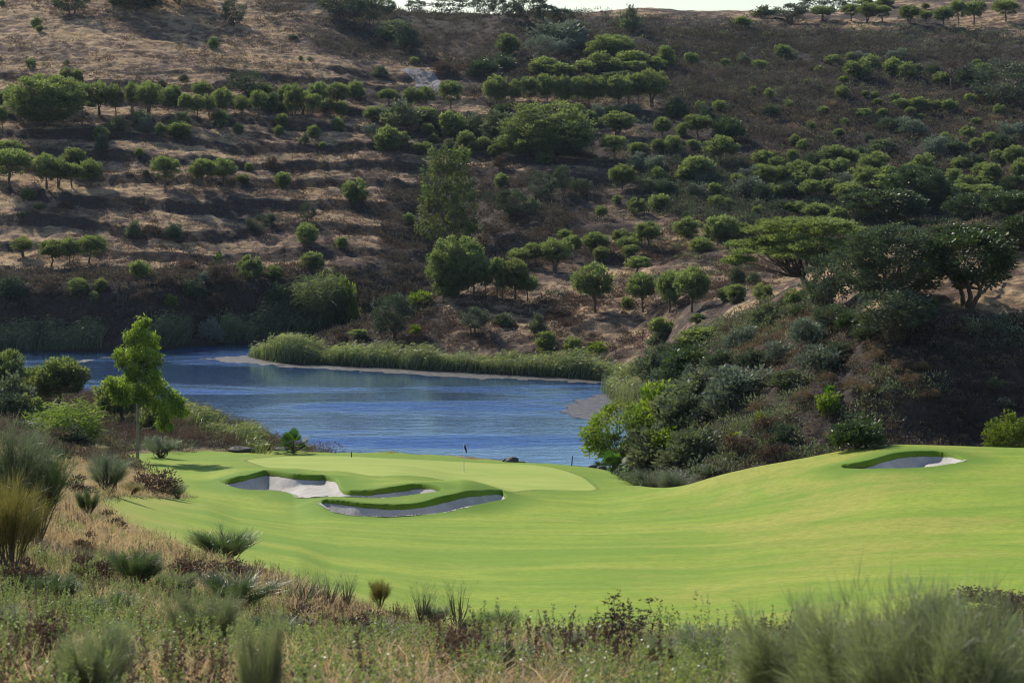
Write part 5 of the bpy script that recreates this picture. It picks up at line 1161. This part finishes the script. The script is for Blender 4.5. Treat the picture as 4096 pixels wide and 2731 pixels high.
scrub('cistus_scrub', scatter(12000, -.09, amax, 300, 440, lambda x, y, px, py: sstep(380, 500, px)*patch(x, y, 245, 9)*.6*hill_ok(x, y)), .8, M_cistus, 30, .28, .06, .6, .95, shell=.6, tz=.6)
# straw grass tufts over the wild ground
def straw(name, pts, h, w, per, mat, bend=.35, spread=.22, tone=.5, seg=2, hz_=0.0, hue=.5):
    n = len(pts); mb = MB()
    c = np.repeat(pts, per, 0)+np.concatenate([rng.normal(size=(n*per, 2))*spread, np.full((n*per, 1), -.03)], 1)
    d = np.stack([rng.normal(size=n*per)*.35, rng.normal(size=n*per)*.35, np.ones(n*per)], 1)
    hh = h*np.repeat(.6+.8*rng.random(n), per)*(.7+.6*rng.random(n*per))
    blades(mb, c, d, hh, w*(.7+.6*rng.random(n*per)), bend, seg, np.clip(tone+np.repeat(rng.normal(size=n)*.16, per)+rng.normal(size=n*per)*.12, .05, 1.2), np.clip(hue+np.repeat(rng.normal(size=n)*.3, per), 0, 1))
    return tag(link(name, mb.mesh(name, mat)), None, None, None, 'stuff')
def dry_shade_at(x, y): return grid_at(DRY_SHADE, x, y)
straw('dry_grass', scatter(110000, -.31, .31, 226, 470, lambda x, y, px, py: hill_ok(x, y)*sstep(.35, .8, dry_shade_at(x, y))*(grid_at(trk, x, y) < .3)*(.3+.7*patch(x, y, 125, 7))), .42, .05, 4, M_straw, .4, .3, .5)
straw('dry_grass', scatter(9000, .10, .34, 140, 230, lambda x, y, px, py: RB(x, y, px, py)*sstep(.5, .9, dry_shade_at(x, y))), .4, .03, 5, M_straw, .4, .22, .5)
fgd = lambda x, y, px, py: (turf_at(x, y) < -.15)*1.0
straw('dry_grass', scatter(32000, -.34, .33, 9, 62, lambda x, y, px, py: fgd(x, y, px, py)*(.25+.75*patch(x, y, 135, 2.5))), .38, .0045, 9, M_straw, .4, .09, .5, 3)
straw('dry_grass', scatter(22000, -.34, -.10, 40, 140, lambda x, y, px, py: fgd(x, y, px, py)*(.35+.65*patch(x, y, 145, 3))), .50, .009, 9, M_straw, .4, .13, .55, 3)
M_fgrass = leaf_mat('green grass stalks', (.10, .125, .04), (.22, .20, .09), .35, (1.4, 1.4, .7), .06, .45)
straw('green_grass', scatter(20000, -.34, .33, 9, 80, lambda x, y, px, py: fgd(x, y, px, py)*patch(x, y, 155, 2)), .36, .0045, 8, M_fgrass, .35, .07, .5, 3)
straw('green_grass', scatter(60000, -.34, .33, 40, 160, lambda x, y, px, py: (turf_at(x, y) < .4)*(turf_at(x, y) > -1.8)*.8), .20, .012, 7, M_fgrass, .4, .12, .5, 2)
def herbs(name, pts, h, mat, per=44, L=.032, W=.006):
    n = len(pts); mb = MB()
    st = 5
    base = np.repeat(pts, st, 0)+np.concatenate([rng.normal(size=(n*st, 2))*.07, np.full((n*st, 1), 0)], 1)
    hh = h*np.repeat(.7+.6*rng.random(n), st)*(.7+.5*rng.random(n*st))
    lean = rng.normal(size=(n*st, 2))*.16
    t = rng.random((n*st, per))**.8
    p = base[:, None, :]+np.stack([lean[:, :1]*hh[:, None]*t, lean[:, 1:]*hh[:, None]*t, hh[:, None]*t], 2)
    p = p.reshape(-1, 3); d = rng.normal(size=p.shape)*.7; d[:, 2] += .75
    tn = np.clip(.22+.5*t.ravel()+rng.normal(size=len(p))*.1, .05, 1.1)
    leaves(mb, p, d, L*(.7+.6*rng.random(len(p)))*(1.25-.6*t.ravel()), W, tn, np.clip(np.repeat(.5+rng.normal(size=n)*.3, st*per)+rng.normal(size=len(p))*.1, 0, 1))
    return tag(link(name, mb.mesh(name, mat)), None, None, None, 'stuff')
herbs('green_herbs', scatter(5200, -.34, .33, 9, 40, lambda x, y, px, py: fgd(x, y, px, py)*(.05+.95*patch(x, y, 165, 2.0))), .34, M_herb, 52)
herbs('brown_herbs', scatter(6000, -.34, .33, 9, 60, lambda x, y, px, py: fgd(x, y, px, py)*patch(x, y, 175, 2.0)), .34, M_brown, 46, .035, .006)
herbs('green_herbs', scatter(700, -.34, -.08, 34, 90, lambda x, y, px, py: fgd(x, y, px, py)*patch(x, y, 185, 3)), .40, M_herb, 34, .05, .010)
# loose stones on the point and bare slopes
def stones(n):
    P = scatter(n, -.30, .30, 228, 420, lambda x, y, px, py: hill_ok(x, y)*sstep(.3, .7, dry_shade_at(x, y))*patch(x, y, 195, 6)); m = len(P); mb = MB()
    octa = np.array([[1, 0, 0], [-1, 0, 0], [0, 1, 0], [0, -1, 0], [0, 0, 1], [0, 0, -1]], float)
    f = np.array([[0, 2, 4], [2, 1, 4], [1, 3, 4], [3, 0, 4], [2, 0, 5], [1, 2, 5], [3, 1, 5], [0, 3, 5]])
    v = P[:, None, :]+octa[None]*(.08+.22*rng.random((m, 1, 1))**2)*(.6+.8*rng.random((m, 6, 1)))*np.array([1, 1, .6])
    mb.add(v.reshape(-1, 3), f3=(f[None]+6*np.arange(m)[:, None, None]).reshape(-1, 3))
    tag(link('stones', mb.mesh('stones', plain_mat('pale stones', (.20, .17, .16), .85, (.36, .32, .30), 2))), None, None, None, 'stuff')
stones(9000)
# ------------------------------------------------------------------ light, sky, camera
SUN_EL, SUN_AZ = radians(36), radians(36)          # azimuth to the left of straight ahead
S = Vector((-sin(SUN_AZ)*cos(SUN_EL), cos(SUN_AZ)*cos(SUN_EL), sin(SUN_EL)))
ld = bpy.data.lights.new('sun', 'SUN'); ld.energy = 5.0; ld.angle = radians(.5); ld.color = (1, .93, .80)
lo = bpy.data.objects.new('sun', ld); COL.objects.link(lo); lo.rotation_euler = S.to_track_quat('Z', 'Y').to_euler()
w = bpy.data.worlds.new('World'); scene.world = w; w.use_nodes = True
nt = w.node_tree; bg = nt.nodes['Background']; bg.inputs['Strength'].default_value = .125
sky = nt.nodes.new('ShaderNodeTexSky'); sky.sky_type = 'NISHITA'; sky.sun_disc = False
sky.sun_elevation = SUN_EL; sky.sun_rotation = -SUN_AZ; sky.air_density = 1.0; sky.dust_density = .6; sky.ozone_density = 2.0
nt.links.new(sky.outputs[0], bg.inputs['Color'])
cd = bpy.data.cameras.new('camera'); cam = bpy.data.objects.new('camera', cd); COL.objects.link(cam)
cam.location = (0, 0, CZ); cam.rotation_euler = (pi/2-TH, 0, 0)
cd.sensor_width = 36; cd.lens = FP/1024*36; cd.clip_start = .5; cd.clip_end = 5000
cd.dof.use_dof = True; cd.dof.focus_distance = 150; cd.dof.aperture_fstop = 5.6
scene.camera = cam
# thin summer haze lying in the valley
def haze():
    m, nt, out = mat_new('valley haze'); v = nt.nodes.new('ShaderNodeVolumeScatter'); v.inputs['Color'].default_value = (.60, .76, 1, 1)
    v.inputs['Density'].default_value =   .00006; v.inputs['Anisotropy'].default_value = .35; nt.links.new(v.outputs[0], out.inputs['Volume'])
    c = np.array([[x, y, z] for x in (-260, 260) for y in (60, 620) for z in (-6, 75)], float)
    f = [[0, 1, 3, 2], [4, 6, 7, 5], [0, 4, 5, 1], [2, 3, 7, 6], [0, 2, 6, 4], [1, 5, 7, 3]]
    o = link('haze', make_mesh('haze', c, np.array(f), np.zeros((0, 3), np.int64), mat=m)); tag(o, kind='structure')
    scene.cycles.volume_bounces = 0; m.cycles.homogeneous_volume = True if hasattr(m, 'cycles') and hasattr(m.cycles, 'homogeneous_volume') else None
try: haze()
except TypeError: pass
scene.render.resolution_x, scene.render.resolution_y = 1024, 682
vs = scene.view_settings; vs.view_transform = 'Standard'; vs.look = 'None'; vs.exposure = 0; vs.gamma = 1
cy = scene.cycles; cy.max_bounces = 5; cy.diffuse_bounces = 2; cy.glossy_bounces = 2; cy.transmission_bounces = 3; cy.transparent_max_bounces = 4
cy.use_denoising = True; cy.denoiser = 'OPENIMAGEDENOISE'
cy.pixel_filter_type = 'BLACKMAN_HARRIS'; cy.filter_width = 1.15
cy.sample_clamp_indirect = 4; cy.sample_clamp_direct = 8
